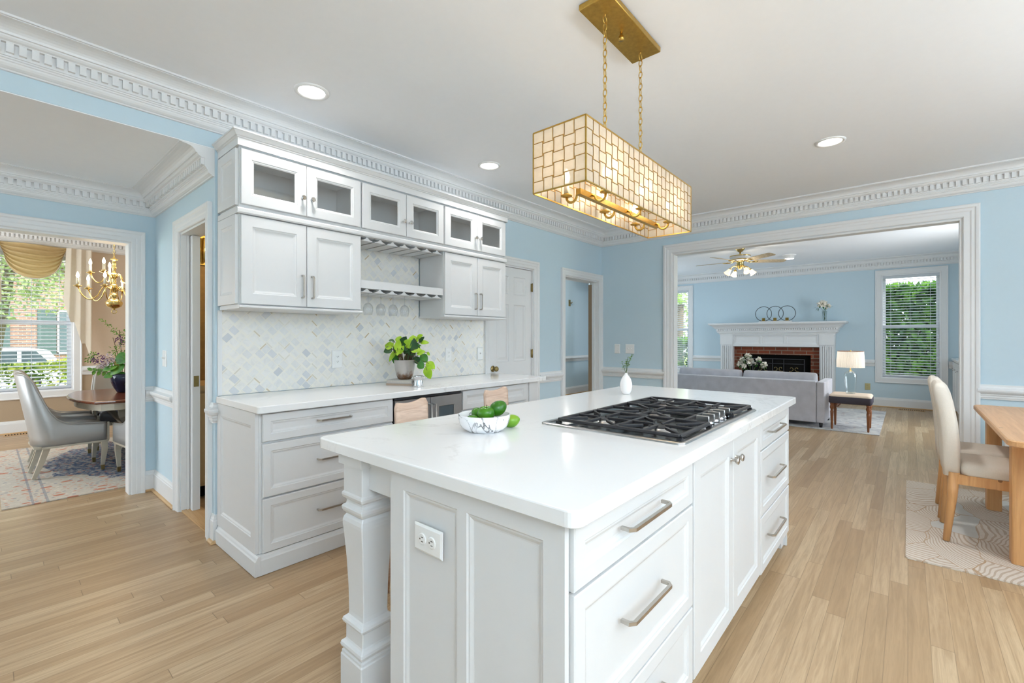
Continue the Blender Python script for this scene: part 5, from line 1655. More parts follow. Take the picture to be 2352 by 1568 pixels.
def blob(name, m, spots):
    for u, v, n, r, L in spots:
        mb = MB()
        c = F5(u, v, R5.uniform(-.07, -.02))
        for i in range(n):
            d = Vector((R5.gauss(0, 1), R5.gauss(0, 1), R5.gauss(0, 1))).normalized()
            mb.leaf(c + d * r * R5.random() ** .5, d, (R5.gauss(0, 1), R5.gauss(0, 1), R5.gauss(0, 1)), L, L * .7, .2, .1, 3)
        part(name, mb, m, fa, recalc=False)
blob('purple_bloom', M['purple'], [(-.19, .36, 50, .05, .018), (-.22, .33, 30, .03, .016), (-.02, .56, 36, .035, .018), (.005, .52, 26, .03, .016), (-.15, .33, 30, .03, .016)])
blob('pale_bloom', M['lilac'], [(-.11, .37, 46, .04, .02), (-.08, .32, 46, .04, .02), (-.13, .28, 50, .045, .02), (-.17, .30, 30, .03, .018), (-.05, .34, 30, .03, .02), (0, .50, 16, .03, .014)])
blob('peach_bloom', M['peach'], [(-.025, .315, 26, .022, .022), (.035, .395, 24, .02, .02)])
# curtains
def swag(label, x0, x1, z0, drop):
    mb = MB()
    nu, nv = 30, 34
    g = []
    for j in range(nv + 1):
        v = j / nv
        row = []
        for i in range(nu + 1):
            u = i / nu
            b = (1 - (2 * u - 1) ** 2)
            z = z0 - .006 - v * (drop - .006) * b ** .8 - v * .16 * (1 - b)
            fold = math.sin(v * 6.5 * 2 * PI + 1.2 * math.sin(u * 5)) * .026 * (.35 + .65 * b)
            y = 8.965 - fold - .05 * b * (1 - .4 * v)
            xx = x0 + (x1 - x0) * u + (.5 - u) * .10 * v * (1 - b) 
            row.append(mb.v(xx, y, z))
        g.append(row)
    for a, b in zip(g, g[1:]):
        for i in range(nu): mb.f([a[i], a[i + 1], b[i + 1], b[i]], True)
    hem = [tuple(v.co) for v in g[-1]]
    t = thing('window_swag', label, 'curtain', ((x0 + x1) / 2, 8.96, z0 - drop))
    part('swag_cloth', mb, M['swag'], t, recalc=False)
    mb = MB().tube([hem[i] for i in range(nu + 1)], .006, 6)
    part('hem', mb, M['jabot'], t)
    part('swag_board', MB().box(x0 + .02, x1 - .045, 8.955, 9.025, z0 - .02, z0 - .005), M['jabot'], t)
swag('gold cream swag draped across the top of the dining window', .13, .775, 2.548, .46)
def jabot(label, xa, xb, s, zi, zo, z0=2.54):
    mb = MB(); n = 48
    top, bot = [], []
    rows = []
    for j in range(13):
        row = []
        for i in range(n + 1):
            u = i / n
            x = xa + (xb - xa) * u
            ph = u * 2.6
            zig = abs(((ph * 2) % 2) - 1)
            zb = zi + (zo - zi) * (math.floor(ph) + min(1, (ph % 1) * 1.6)) / 3.0
            zb = max(zb, min(zi, zo))
            z = z0 + (zb - z0) * j / 12
            y = 8.945 - .03 * (1 - abs((ph % 1) - .5) * 2) - .01
            sway = -.03 * s * (j / 12) * (1 - u)
            row.append(mb.v(x + sway, y, z))
        rows.append(row)
    for a, b in zip(rows, rows[1:]):
        for i in range(n): mb.f([a[i], a[i + 1], b[i + 1], b[i]], True)
    t = thing('curtain_jabot', label, 'curtain', ((xa + xb) / 2, 8.97, min(zi, zo)))
    part('jabot_cloth', mb, M['jabot'], t, recalc=False)
jabot('pleated cream curtain tail hanging right of the dining window', .765, 1.03, 1, 1.80, .90)
jabot('pleated cream curtain tail hanging left of the dining window', .13, -.12, -1, 1.80, .90)
# chandelier
CX, CY = .90, 6.30
ch = thing('chandelier', 'brass two-tier candle chandelier over the walnut table', 'chandelier', (CX, CY, 2.75))
part('ceiling_rose', MB().lathe([(.06, 2.749), (.058, 2.735), (.02, 2.715), (.006, 2.70)], (CX, CY, 0), 20), M['brass'], ch)
mb = MB(); z = 2.705; k = 0
while z > 2.15:
    mb.tube([(CX + (.008 * math.cos(a) if k % 2 else 0), CY + (0 if k % 2 else .008 * math.cos(a)), z - .018 + .018 * math.sin(a)) for a in [2 * PI * i / 12 for i in range(12)]], .0025, 6, True)
    z -= .030; k += 1
part('chain', mb, M['brass'], ch)
part('column', MB().lathe([(.004, 2.15), (.008, 2.13), (.012, 2.115), (.032, 2.105), (.034, 2.098), (.012, 2.09), (.016, 2.075), (.018, 2.05), (.012, 2.03), (.022, 2.015), (.014, 2.0), (.014, 1.965), (.022, 1.95), (.03, 1.925), (.022, 1.905), (.014, 1.89), (.02, 1.87), (.014, 1.855), (.026, 1.835), (.034, 1.815), (.026, 1.795), (.014, 1.78), (.014, 1.75), (.03, 1.735), (.036, 1.72), (.02, 1.70), (.018, 1.69), (.05, 1.68), (.070, 1.655), (.072, 1.64), (.06, 1.61), (.03, 1.592), (.008, 1.585), (.006, 1.575)], (CX, CY, 0), 28), M['brass'], ch)
part('pull_ring', MB().tube([(CX + .02 * math.cos(a), CY, 1.556 + .02 * math.sin(a)) for a in [2 * PI * i / 16 for i in range(16)]], .004, 6, True), M['brass'], ch)
def candle_arm(a, r, zhub, zcup, dip):
    d = Vector((math.cos(a), math.sin(a), 0)); o = Vector((CX, CY, 0))
    pts = []
    for k in range(13):
        f = k / 12
        rr_ = .02 + (r - .02) * f
        z = zhub + .05 * math.sin(PI * min(1, f / .38)) * (1 if f < .38 else 0) - (dip * math.sin(PI * max(0, (f - .30) / .70) * .92) if f > .30 else 0) + (zcup - zhub) * max(0, (f - .5) / .5) ** 2
        pts.append(tuple(o + d * rr_ + Vector((0, 0, z))))
    pts[-1] = tuple(o + d * r + Vector((0, 0, zcup)))
    arm = part('arm', MB().tube(pts, .0055, 8), M['brass'], ch)
    c = o + d * r
    part('drip_pan', MB().lathe([(.006, zcup - .012), (.018, zcup - .004), (.036, zcup + .002), (.037, zcup + .005), (.016, zcup + .005), (.017, zcup + .02), (.013, zcup + .021)], (c.x, c.y, 0), 18), M['brass'], arm)
    part('candle', MB().lathe([(.0105, zcup + .02), (.0105, zcup + .085)], (c.x, c.y, 0), 12), M['candle'], arm)
    part('flame_bulb', MB().lathe([(.006, zcup + .085), (.012, zcup + .097), (.0135, zcup + .108), (.009, zcup + .128), (.002, zcup + .146)], (c.x, c.y, 0), 12), M['flame'], arm)
for i in range(6): candle_arm(R(188 + 60 * i), .285, 1.765, 1.795, .10)
for i in range(5): candle_arm(R(165 + 72 * i), .185, 1.90, 1.945, .055)
light('chandelier_glow', 'POINT', (CX, CY, 1.98), 16, (1, .78, .52), shadow_soft_size=.22)

# ================================================================ pantry glimpsed through the narrow doorway
pv = thing('pantry_cabinet', 'cream wooden cabinet glimpsed through the narrow nook doorway', 'cabinet', (1.75, 4.55, 0))
part('cabinet_body', MB().box(1.075, 2.4, 4.25, 4.77, .10, .86), M['creamwood'], pv)
part('plinth', MB().box(1.08, 2.4, 4.31, 4.77, .003, .099), M['shadowgap'], pv)
part('counter', MB().box(1.075, 2.42, 4.22, 4.775, .861, .90), M['creamwood'], pv)
for x in (1.09, 1.42, 1.75): part('door', MB().ring_panel(x, x + .31, .12, .84, 4.232, DOOR), M['creamwood'], pv)
sl = thing('wall_sconce', 'gold sconce glowing in the pantry', 'wall light', (1.33, 4.74, 2.05))
part('back_plate', MB().box(1.24, 1.46, 4.762, 4.778, 1.93, 2.19), M['gold'], sl)
for i in range(6): part('crystal_rod', MB().tube([(1.25 + .04 * i, 4.74, 1.95), (1.25 + .04 * i, 4.74, 2.17)], .012, 8), M['brass'], sl)
light('pantry_glow', 'POINT', (1.6, 4.2, 2.2), 10, (1, .72, .40), shadow_soft_size=.1)
light('hall_glow', 'POINT', (7.2, 5.0, 2.4), 34, (1, .95, .88), shadow_soft_size=.15)

# ================================================================ living room
solo('rug', MB().box(7.66, 10.22, .28, 3.25, .001, .008), M['rug_grey'], 'pale distressed rug under the grey sofa and stool', 'rug', (8.9, 1.75, .001))
so = thing('sofa', 'grey velvet sofa with two cushions, seen from behind', 'sofa', (8.1, 2.0, .008))
part('back', MB().box(7.75, 7.93, .988, 3.022, .075, .662, .012, 3), M['velvet'], so)
for ya, yb in ((.885, .984), (3.026, 3.125)):
    part('armrest', MB().box(7.752, 8.62, ya, yb, .075, .655, .016, 3), M['velvet'], so)
part('seat_base', MB().box(7.935, 8.58, .988, 3.022, .075, .30, .01, 2), M['velvet'], so)
def cushion(mb, x0, x1, y0, y1, z0, z1, puff=.03, n=8):
    g = {}
    R6 = random.Random(int(y0 * 100))
    rings = []
    for k in range(n + 1):
        a = -PI / 2 + PI * k / n
        s = max(.02, math.cos(a)) ** .35
        zc = (z0 + z1) / 2 + (z1 - z0) / 2 * math.sin(a)
        cx_, cy_ = (x0 + x1) / 2, (y0 + y1) / 2
        rings.append([(cx_ + (p[0] - cx_) * s, cy_ + (p[1] - cy_) * (.93 + .07 * s), zc + R6.uniform(-.003, .003)) for p in rr(x0, x1, y0, y1, .05, 6)])
    mb.loops(rings, True, True, True, True)
    return mb
for ya, yb in ((.990, 1.995), (2.012, 3.02)):
    part('seat_cushion', MB().box(7.94, 8.60, ya, yb, .302, .44, .03, 3), M['velvet'], so)
    c = part('back_cushion', cushion(MB(), 7.90, 8.10, ya + .01, yb - .005, .442, .762), M['velvet'], so)
    part('piping', MB().tube([(8.0, ya + .06 + (yb - ya - .12) * i / 10, .760 + .004 * math.sin(i * 1.3)) for i in range(11)], .006, 6), M['velvet'], c)
for x in (7.80, 8.55):
    for y in (.935, 3.075): part('foot', MB().lathe([(.018, .009), (.026, .075)], (x, y, 0), 10), M['black'], so)
bn = thing('stool', 'cream topped stool with charcoal sides and turned wooden legs', 'stool', (7.98, .60, .008))
mb = MB()
mb.loops([[(x, y, z) for x, y in rr(7.75 + i, 8.21 - i, .362 + i, .842 - i, .04)] for i, z in ((.006, .372), (0, .38), (0, .455), (.004, .468))], True, True, False, True)
part('side_band', mb, M['charcoal'], bn, 'charcoal side band')
mb = MB()
mb.loops([[(x, y, z) for x, y in rr(7.75 + i, 8.21 - i, .362 + i, .842 - i, .04)] for i, z in ((.003, .466), (.006, .482), (.022, .494), (.06, .499))], True, False, True, True)
part('cushion_top', mb, M['blush'], bn, 'cream blush cushion top')
for x in (7.785, 8.175):
    for y in (.402, .805):
        part('leg', MB().lathe([(.010, .009), (.013, .02), (.019, .22), (.021, .255), (.014, .262), (.021, .268), (.014, .276), (.018, .285), (.025, .305), (.025, .325), (.018, .342), (.022, .35), (.022, .372)], (x, y, 0), 16), M['legwood'], bn)
lp = thing('table_lamp', 'clear glass table lamp with a pleated cream shade on the stool', 'lamp', (7.98, .61, .5))
LC = (7.98, .61, 0)
part('lamp_body', MB().lathe([(.052, .501), (.056, .506), (.058, .53), (.064, .62), (.071, .72), (.073, .755), (.066, .785), (.045, .805), (.022, .812)], LC, 32, cap0=True, cap1=True), M['glass'], lp)
part('lamp_foot', MB().lathe([(.050, .5005), (.050, .509), (.03, .511)], LC, 28), M['glass'], lp, 'thick green tinged glass foot')
part('neck', MB().lathe([(.024, .812), (.02, .818), (.008, .825), (.006, .90), (.006, 1.08)], LC, 14), M['brass'], lp, 'brass neck')
def pleat(i, n): return 1 + .012 * (1 if i % 2 else -1)
mb = MB()
mb.lathe([(.160, .865), (.158, .98), (.150, 1.092)], LC, 120, False, False, False, pleat)
shd = part('lamp_shade', mb, M['shade'], lp, 'pleated cream shade')
part('shade_rim', MB().tube([(LC[0] + .151 * math.cos(2 * PI * i / 48), LC[1] + .151 * math.sin(2 * PI * i / 48), 1.092) for i in range(48)], .003, 6, True), M['legwood'], shd, 'brown rim')
part('finial', MB().lathe([(.004, 1.08), (.01, 1.095), (.006, 1.105), (.002, 1.11)], LC, 12), M['brass'], lp)
light('lamp_glow', 'POINT', (7.98, .61, .97), .9, (1, .92, .8), shadow_soft_size=.04)
# fireplace
fp = thing('fireplace', 'white fluted fireplace mantel around a brick hearth', 'fireplace', (10.8, 2.1, 0))
def RXb(): m = MB(); m.M = RX; return m
XF = 10.70
for ya, yb in ((2.893, 3.145), (1.068, 1.310)):
    mb = RXb()
    n = 6; w = (yb - ya - .03) / n
    mb.box(-yb, -ya, XF + .022, 10.946, .002, 1.135)
    for i in range(n):
        a = -yb + .015 + w * i
        mb.box(a + w * .25, a + w * .85, XF, XF + .0225, .16, 1.11)
    mb.box(-yb - .008, -ya + .008, XF - .006, XF + .02, .002, .16)
    part('pilaster', mb, M['trim'], fp, 'white fluted pilaster')
    mb = RXb(); mb.box(-yb - .004, -ya + .004, XF - .004, 10.946, 1.136, 1.345)
    part('corner_block', mb, M['trim'], fp)
mb = RXb()
mb.framed(-2.889, -1.314, 1.100, 1.345, XF + .015, .05, [(-2.86, -2.36), (-2.325, -1.915), (-1.88, -1.345)], [(1.155, 1.325)], [(0, 0), (.004, .014), (.018, .016), (.03, .022)])
mb.box(-2.889, -1.314, XF + .05, 10.946, 1.100, 1.345)
part('frieze', mb, M['trim'], fp, 'white three-panel frieze')
MP = [(0, 1.346), (.012, 1.346), (.012, 1.366), (.022, 1.372), (.026, 1.39), (.05, 1.395), (.05, 1.415), (.062, 1.42), (.062, 1.436), (.066, 1.44), (.066, 1.475), (.088, 1.478), (.092, 1.49), (.105, 1.50), (.125, 1.525), (.155, 1.548), (.185, 1.562), (.185, 1.572), (.20, 1.575), (.20, 1.598), (0, 1.598)]
mb = MB().sweep(MP, [(10.946, 3.149), (XF, 3.149), (XF, 1.064), (10.946, 1.064)][::-1])
mb.box(XF + .002, 10.946, 1.066, 3.147, 1.347, 1.597)
y = 1.01
while y < 3.19:
    mb.box(XF - .088, XF - .05, y, y + .022, 1.441, 1.474); y += .0385
part('mantel_shelf', mb, M['trim'], fp, 'white dentilled mantel shelf')
mb = MB()
mb.box(10.84, 10.946, 1.311, 1.47, .002, 1.099).box(10.84, 10.946, 2.735, 2.892, .002, 1.099).box(10.84, 10.946, 1.47, 2.735, .93, 1.099)
part('brick_surround', mb, M['brick'], fp, 'red brick surround')
part('firebox', MB().box(10.93, 10.945, 1.47, 2.735, .002, .93), M['shadowgap'], fp, 'dark firebox')
part('hearth', MB().box(10.35, 10.83, .98, 3.23, .002, .03), M['brick'], fp)
fs = thing('fire_screen', 'black scrolled fire screen standing before the hearth', 'fire screen', (10.64, 2.0, .031))
mb = RXb()
XS = 10.62
for a, b in ((-2.47, -2.10), (-2.10, -1.90), (-1.90, -1.545)): mb.box(a, b, XS, XS + .006, .06, .84)
part('mesh', mb, M['shadowgap'], fs)
mb = MB()
for y in (1.545, 1.90, 2.10, 2.47): mb.tube([(XS - .008, y, .032), (XS - .008, y, .85)], .010, 6)
for z in (.06, .755, .85): mb.tube([(XS - .008, 1.545, z), (XS - .008, 2.47, z)], .009, 6)
part('screen_frame', mb, M['black'], fs)
mb = MB()
for yc, s in ((2.0, 1), (2.0, -1), (1.72, 1), (1.72, -1), (2.28, 1), (2.28, -1)):
    pts = []
    for k in range(16):
        a = R(20 * k); r = .006 + .0035 * k
        pts.append((XS - .012, yc + s * (.075 + r * math.cos(a) - .02), .66 + r * math.sin(a)))
    pts += [(XS - .012, yc + s * .05, .5), (XS - .012, yc, .40)]
    mb.tube(pts, .005, 6)
part('scrollwork', mb, M['oldbrass'], fs)
# mantel ornaments
rh = thing('candle_holder', 'three linked metal rings holding tealights on the mantel', 'candle holder', (10.62, 2.06, 1.5985))
part('wooden_base', MB().box(10.58, 10.66, 1.757, 2.353, 1.599, 1.628, .004, 1), M['trim'], rh)
for yc in (2.27, 2.06, 1.845):
    k = part('ring', MB().tube([(10.62 + (.008 if yc == 2.06 else 0), yc + .150 * math.cos(a), 1.778 + .150 * math.sin(a)) for a in [2 * PI * i / 48 for i in range(48)]], .0055, 8, True), M['black'], rh)
    part('tealight_cup', MB().lathe([(.042, 1.629), (.042, 1.634), (.03, 1.636), (.03, 1.69), (.028, 1.69), (.028, 1.64), (.001, 1.64)], (10.62, yc, 0), 20), M['gold'], k, 'gold glass tealight cup')
def bouquet(name, label, c, hs, vase, R_, heads, hr, leafn, gm='leafdark'):
    t = thing(name, label, 'flowers', c)
    c = Vector(c)
    part('vase', MB().lathe([(vase[0], 0), (vase[0] * 1.02, .004), (vase[1], vase[2]), (vase[1] - .003, vase[2]), (vase[0] * .9, .012), (.001, .010)], tuple(c), 24, cap0=True, cap1=False), M['glass' if len(vase) < 4 else vase[3]], t)
    st, pe, le = MB(), MB(), MB()
    for (dy, dz, k) in heads:
        p = c + Vector((R_.uniform(-.05, .05), dy, dz))
        st.tube([c + Vector((0, -dy * .15, .02)), c + Vector((0, dy * .2, vase[2])), p], .0025, 5)
        for i in range(int(46 * k)):
            d = Vector((R_.gauss(0, 1), R_.gauss(0, 1), R_.gauss(0, 1) + .2)).normalized()
            pe.leaf(p + d * hr * k * R_.uniform(.1, .55), d, (R_.gauss(0, 1), R_.gauss(0, 1), R_.gauss(0, 1)), hr * k * .8, hr * k * .75, .5, .3, 3)
        for i in range(leafn):
            d = Vector((R_.gauss(0, 1), R_.gauss(0, 1), R_.gauss(-.2, .7))).normalized()
            le.leaf(p + d * hr * .6, d, (0, 0, 1), hr * 1.1, hr * .6, .2, .1, 3)
    part('stems', st, M['greenstem'], t)
    part('blooms', pe, M['petal'], t, recalc=False)
    part('leaves', le, M[gm], t, recalc=False)
    return t
R7 = random.Random(3)
bouquet('flower_vase', 'cream flowers in a clear glass vase on the right of the mantel', (10.62, 1.215, 1.5985), None, (.032, .042, .20), R7, [(.035, .335, 1.15), (-.05, .29, .8), (-.03, .37, .3), (.09, .30, .5)], .062, 5)
tbl = thing('coffee_table', 'low dark table behind the sofa carrying white flowers', 'table', (9.2, 2.1, .008))
part('tabletop', MB().box(8.95, 9.45, 1.5, 2.8, .40, .43, .004, 1), M['walnut'], tbl)
for x in (9.0, 9.4):
    for y in (1.56, 2.74): part('leg', MB().box(x - .02, x + .02, y - .02, y + .02, .009, .3995), M['walnut'], tbl)
bouquet('flower_vase', 'white rose bouquet in front of the fireplace behind the sofa', (9.2, 2.17, .4305), None, (.06, .075, .20), R7, [(.055, .515, 1.1), (.15, .445, 1.0), (.20, .365, 1.0), (.02, .41, 1.25), (-.12, .455, .95), (-.22, .36, 1.05), (.12, .335, .9), (-.08, .38, .6)], .050, 12)
# built-in cabinet on the right wall
bi = thing('built_in_cabinet', 'white built-in cabinet just visible past the opening casing', 'cabinet', (10.1, -.85, 0))
part('cabinet_body', MB().box(9.3, 10.925, -1.14, -.602, .09, .895), M['trim'], bi)
part('plinth', MB().box(9.32, 10.92, -1.14, -.65, .003, .089), M['trim'], bi)
part('counter', MB().box(9.27, 10.93, -1.145, -.565, .896, .935, .006, 2), M['quartz'], bi)
for i in range(3):
    xa = 9.32 + .535 * i
    mb = MB(); mb.M = RY
    mb.ring_panel(-(xa + .52), -xa, .12, .87, .582, DOOR)
    d = part('door', mb, M['trim'], bi)
    mb = MB(); mb.M = Matrix.Translation((xa + .48, -.582, .74)) @ RY
    k2 = MB(); k2.M = Matrix.Translation((xa + .47, -.582, .76)) @ Matrix.Rotation(R(-90), 4, 'X')
    k2.lathe([(.008, 0), (.006, .018), (.016, .024), (.015, .032)], (0, 0, 0), 12)
    part('knob', k2, M['chrome'], d)
# ceiling fan
FX, FY = 8.13, 2.081
fn = thing('ceiling_fan', 'brass and white ceiling fan with glass light shades', 'ceiling fan', (FX, FY, 2.75))
FCc = (FX, FY, 0)
part('canopy', MB().lathe([(.072, 2.749), (.072, 2.735), (.06, 2.72), (.03, 2.69), (.018, 2.685)], FCc, 24), M['brass'], fn)
part('downrod', MB().lathe([(.012, 2.69), (.012, 2.645), (.02, 2.63)], FCc, 12), M['brass'], fn)
part('motor_housing', MB().lathe([(.05, 2.632), (.13, 2.626), (.152, 2.614), (.156, 2.60), (.156, 2.565), (.15, 2.55), (.10, 2.54)], FCc, 36), M['trim'], fn, 'white motor housing')
for z in (2.618, 2.555): part('brass_band', MB().lathe([(.157, z - .007), (.160, z), (.157, z + .007)], FCc, 36, cap0=False, cap1=False), M['brass'], fn)
part('switch_housing', MB().lathe([(.10, 2.545), (.06, 2.53), (.05, 2.51), (.055, 2.47), (.05, 2.45), (.03, 2.44), (.036, 2.42), (.02, 2.40)], FCc, 24), M['brass'], fn)
for i in range(5):
    a = R(-55 + 72 * i)
    mb = MB(); mb.M = Matrix.Translation((FX, FY, 2.535)) @ Matrix.Rotation(a, 4, 'Z') @ Matrix.Rotation(R(-11), 4, 'X')
    mb.prism([(.20, -.05), (.24, -.062), (.66, -.068), (.70, -.05), (.71, 0), (.70, .05), (.66, .068), (.24, .062), (.20, .05)], 'z', -.003, .003)
    b = part('blade', mb, M['fanblade'], fn, 'pale wooden blade')
    mb = MB(); mb.M = Matrix.Translation((FX, FY, 2.530)) @ Matrix.Rotation(a, 4, 'Z')
    mb.tube([(.09, 0, .012), (.15, 0, -.008), (.20, .02, -.004), (.26, .03, -.002)], .008, 6).tube([(.15, 0, -.008), (.20, -.02, -.004), (.26, -.03, -.002)], .008, 6).tube([(.15, 0, -.008), (.27, 0, -.004)], .008, 6)
    part('blade_bracket', mb, M['brass'], b)
for i in range(4):
    a = R(221 + 90 * i); d = Vector((math.cos(a), math.sin(a), 0)); o = Vector((FX, FY, 0))
    pts = [o + d * r + Vector((0, 0, z)) for r, z in ((.03, 2.44), (.08, 2.455), (.12, 2.45), (.15, 2.425), (.165, 2.40))]
    am = part('light_arm', MB().tube(pts, .007, 8), M['brass'], fn)
    mb = MB(); ax = (d * .75 + Vector((0, 0, -1))).normalized()
    mb.M = Matrix.Translation(o + d * .16 + Vector((0, 0, 2.41))) @ ax.to_track_quat('Z', 'Y').to_matrix().to_4x4()
    mb.lathe([(.022, 0), (.026, .012), (.020, .018)], (0, 0, 0), 16)
    part('shade_cup', mb, M['brass'], am)
    mb = MB(); mb.M = Matrix.Translation(o + d * .16 + Vector((0, 0, 2.41))) @ ax.to_track_quat('Z', 'Y').to_matrix().to_4x4()
    mb.lathe([(.022, .015), (.028, .03), (.034, .055), (.040, .08), (.052, .10)], (0, 0, 0), 24, True, False, False, lambda q, n: 1 + .05 * math.cos(q * PI / 2))
    part('glass_shade', mb, M['fanbulb'], am, 'lit frosted glass shade')
light('fan_glow', 'POINT', (FX, FY, 2.30), 6, (1, .88, .7), shadow_soft_size=.12)

# ================================================================ outside the windows
struct('ground_1', MB().box(-40, 60, 9.2, 70, -.75, -.62), M['lawn'])
struct('ground_2', MB().box(11.1, 60, -40, 9.2, -.75, -.62), M['lawn'])
struct('path_street', MB().box(-40, 40, 19.5, 27, -.615, -.60), M['asphalt'])
def foliage(name, label, cat, box, n, L, m, seed, group=None, ell=True, trunk=None, face=None):
    rg = random.Random(seed)
    x0, x1, y0, y1, z0, z1 = box
    t = thing(name, label, cat, ((x0 + x1) / 2, (y0 + y1) / 2, -.62), group)
    mb = MB()
    c = Vector(((x0 + x1) / 2, (y0 + y1) / 2, (z0 + z1) / 2)); h = Vector(((x1 - x0) / 2, (y1 - y0) / 2, (z1 - z0) / 2))
    for i in range(n):
        if ell:
            d = Vector((rg.gauss(0, 1), rg.gauss(0, 1), rg.gauss(0, 1))).normalized() * (rg.uniform(.45, 1) ** .5)
        else:
            d = Vector((rg.uniform(-1, 1), rg.uniform(-1, 1), rg.uniform(-1, 1)))
            k = rg.randrange(3)
            if k == 0: d.z = 1 - rg.random() * .12
            elif k == 1 and face: d = Vector((d.x if face != 'x' else -1 + rg.random() * .2, d.y if face != 'y' else -1 + rg.random() * .2, d.z))
        p = c + Vector((d.x * h.x, d.y * h.y, d.z * h.z))
        q = Vector((rg.gauss(0, 1), rg.gauss(0, 1), rg.gauss(.3, .8))).normalized()
        mb.card(p, q, (rg.gauss(0, 1), rg.gauss(0, 1), rg.gauss(0, 1)), L * rg.uniform(.7, 1.4), L * .6)
    part('foliage', mb, M[m], t, recalc=False)
    if trunk:
        mb = MB()
        for k in range(trunk[1]):
            b = Vector((c.x + rg.uniform(-.3, .3) * h.x, c.y + rg.uniform(-.3, .3) * h.y, -.62))
            e = c + Vector((rg.uniform(-.7, .7) * h.x, rg.uniform(-.6, .6) * h.y, rg.uniform(.1, .8) * h.z))
            mb.tube([b, b.lerp(e, .5) + Vector((rg.uniform(-.1, .1), rg.uniform(-.1, .1), 0)), e], [trunk[0], trunk[0] * .7, trunk[0] * .3], 6)
        part('trunk', mb, M['bark'], t)
    return t
foliage('hedge', 'clipped sunny hedge below the dining room window', 'hedge', (-3.5, 3.5, 10.4, 11.6, -.62, .84), 14000, .075, 'hedge', 1, None, False, (.03, 10), 'y')
foliage('tree', 'leafy pale green tree beyond the street, left of the brick house door', 'tree', (-5.0, 3.2, 15.6, 19.4, 1.5, 7.5), 15000, .135, 'treeleaf', 2, 'trees in front of the brick house', True, (.14, 4))
foliage('tree', 'pale green tree right of the lamp post outside the dining window', 'tree', (3.4, 9.0, 20.2, 22.4, 1.9, 8.2), 9000, .15, 'treeleaf', 3, 'trees in front of the brick house', True, (.14, 4))
foliage('bush', 'round sunny bush beside the lamp post across the street', 'bush', (2.0, 4.4, 27.5, 29.5, -.62, .55), 900, .16, 'hedge', 4)
hs = thing('brick_house', 'brick house with dark green shutters across the street', 'house', (1, 36, -.62))
part('house_wall', MB().box(-14, 14, 35, 43, -.62, 5.2), M['housebrick'], hs)
part('roof', MB().prism([(34.4, 5.15), (43.6, 5.15), (39, 8.4)], 'x', -14.6, 14.6), M['roofing'], hs)
for wx in (-6.5, -.6, 3.4, 8.2):
    w_ = part('house_window', MB().box(wx - .7, wx + .7, 34.93, 34.99, .5, 2.7), M['carglass'], hs)
    part('window_frame', MB().box(wx - .76, wx + .76, 34.9, 34.93, .4, .5).box(wx - .76, wx + .76, 34.9, 34.93, 2.7, 2.8).box(wx - .76, wx - .7, 34.9, 34.93, .4, 2.8).box(wx + .7, wx + .76, 34.9, 34.93, .4, 2.8).box(wx - .03, wx + .03, 34.9, 34.93, .5, 2.7), M['vinyl'], w_)
    for s in (-1, 1):
        part('shutter', MB().box(wx + s * 1.15 - .36, wx + s * 1.15 + .36, 34.92, 34.985, .4, 2.8), M['shutter'], hs)
part('garage_door', MB().box(-12.5, -8, 34.93, 34.99, -.6, 2.2), M['shutter'], hs)
car = thing('car', 'white wagon parked on the street outside the dining window', 'car', (-.2, 23.5, -.6))
def cb(y0, y1):
    return [(-2.75, -.15), (-2.8, .18), (-2.55, .34), (-1.75, .42), (-.95, .86), (-.6, .90), (1.3, .92), (1.75, .86), (2.05, .40), (2.1, -.1), (1.9, -.28), (-2.6, -.28)]
mb = MB().prism([(x - .25, z) for x, z in cb(0, 0)], 'y', 22.65, 24.4)
part('car_body', mb, M['carpaint'], car)
mb = MB()
mb.prism([(-1.85, .43), (-1.15, .80), (-.25, .82), (-.25, .43)], 'y', 22.64, 22.652).prism([(-.15, .43), (-.15, .82), (.75, .83), (.75, .43)], 'y', 22.64, 22.652).prism([(.85, .43), (.85, .83), (1.2, .82), (1.5, .45)], 'y', 22.64, 22.652)
part('side_windows', mb, M['carglass'], car)
for wx in (-2.15, 1.0):
    mb = MB(); mb.M = Matrix.Translation((wx, 22.64, -.265)) @ Matrix.Rotation(R(90), 4, 'X')
    mb.lathe([(.33, 0), (.33, .03), (.24, .035), (.001, .036)], (0, 0, 0), 24)
    part('wheel', mb, M['tyre'], car)
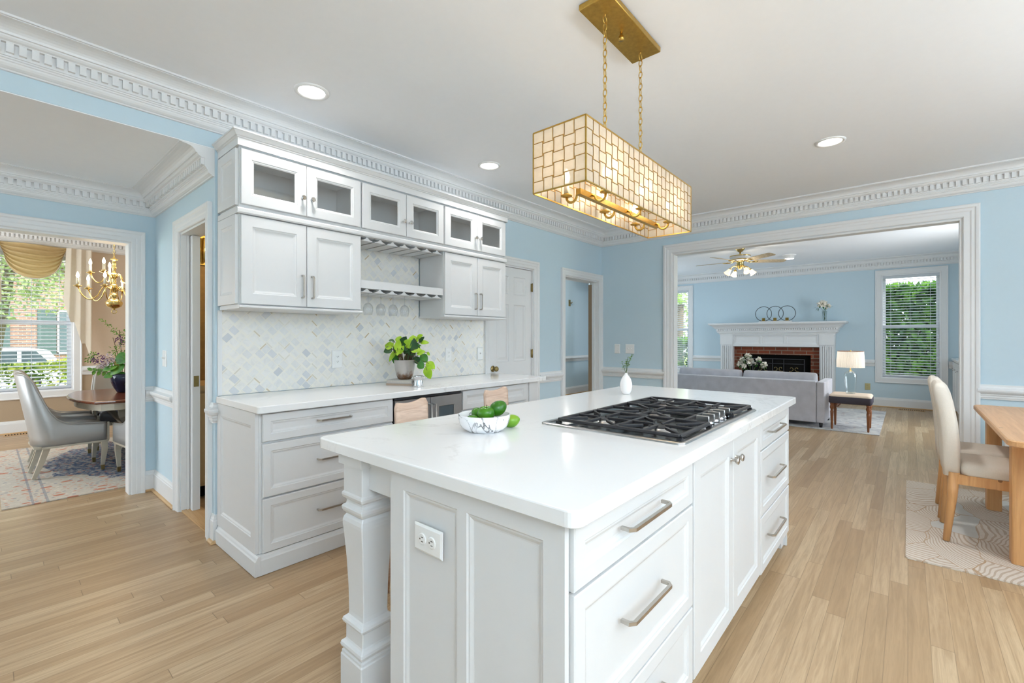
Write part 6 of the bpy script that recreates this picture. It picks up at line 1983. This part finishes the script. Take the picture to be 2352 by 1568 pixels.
lpst = thing('lamp_post', 'small white lamp post across the street', 'lamp post', (2.75, 26.9, -.62))
part('pole', MB().tube([(2.75, 27.3, -.62), (2.75, 27.3, .72)], .05, 8), M['vinyl'], lpst)
part('lantern', MB().lathe([(.06, .72), (.13, .95), (.15, 1.0), (.04, 1.12), (.001, 1.16)], (2.75, 27.3, 0), 6, False), M['vinyl'], lpst)
# beyond the living room windows
foliage('shrub', 'tall dense shrub filling the window right of the fireplace', 'shrub', (12.3, 13.9, -1.6, 1.5, -.62, 2.32), 17000, .15, 'shrub', 6, None, False, (.022, 60), 'x')
foliage('hedge', 'dark clipped hedge below the window left of the fireplace', 'hedge', (12.6, 13.6, 3.6, 7.2, -.62, 1.22), 7000, .13, 'shrub', 7, None, False, (.022, 24), 'x')
pl = thing('palm_tree', 'pale palm tree outside the window left of the fireplace', 'palm tree', (17.8, 6.75, -.62))
part('trunk', MB().tube([(17.8, 6.75, -.62), (17.85, 6.8, 1.2), (17.8, 6.72, 2.6)], [.22, .17, .15], 12), M['bark'], pl)
mb = MB(); rp = random.Random(8)
for i in range(34):
    a = rp.uniform(0, 2 * PI); el = rp.uniform(-.5, 1.1)
    d = Vector((math.cos(a) * math.cos(el), math.sin(a) * math.cos(el), math.sin(el)))
    o = Vector((17.8, 6.72, 2.6))
    for k in range(16):
        f = k / 15
        c = o + d * (1.25 * f) - Vector((0, 0, .55 * f * f))
        for s in (-1, 1):
            sd = d.cross(Vector((0, 0, 1))).normalized() * s
            mb.card(c, (d * .7 + sd).normalized(), (0, 0, 1), .34 * (1.1 - f * .6), .035)
part('fronds', mb, M['palm'], pl, recalc=False)
foliage('tree', 'soft green tree far behind the palm', 'tree', (20, 24, 5.0, 13.5, .6, 6.5), 3200, .22, 'treeleaf', 9, None, True, (.12, 4))
cl = thing('porch_column', 'white porch column seen at the top left of the right living room window', 'column', (13.0, .62, -.62))
part('column_shaft', MB().box(14.6, 14.85, .55, .80, -.62, 4.2), M['vinyl'], cl)
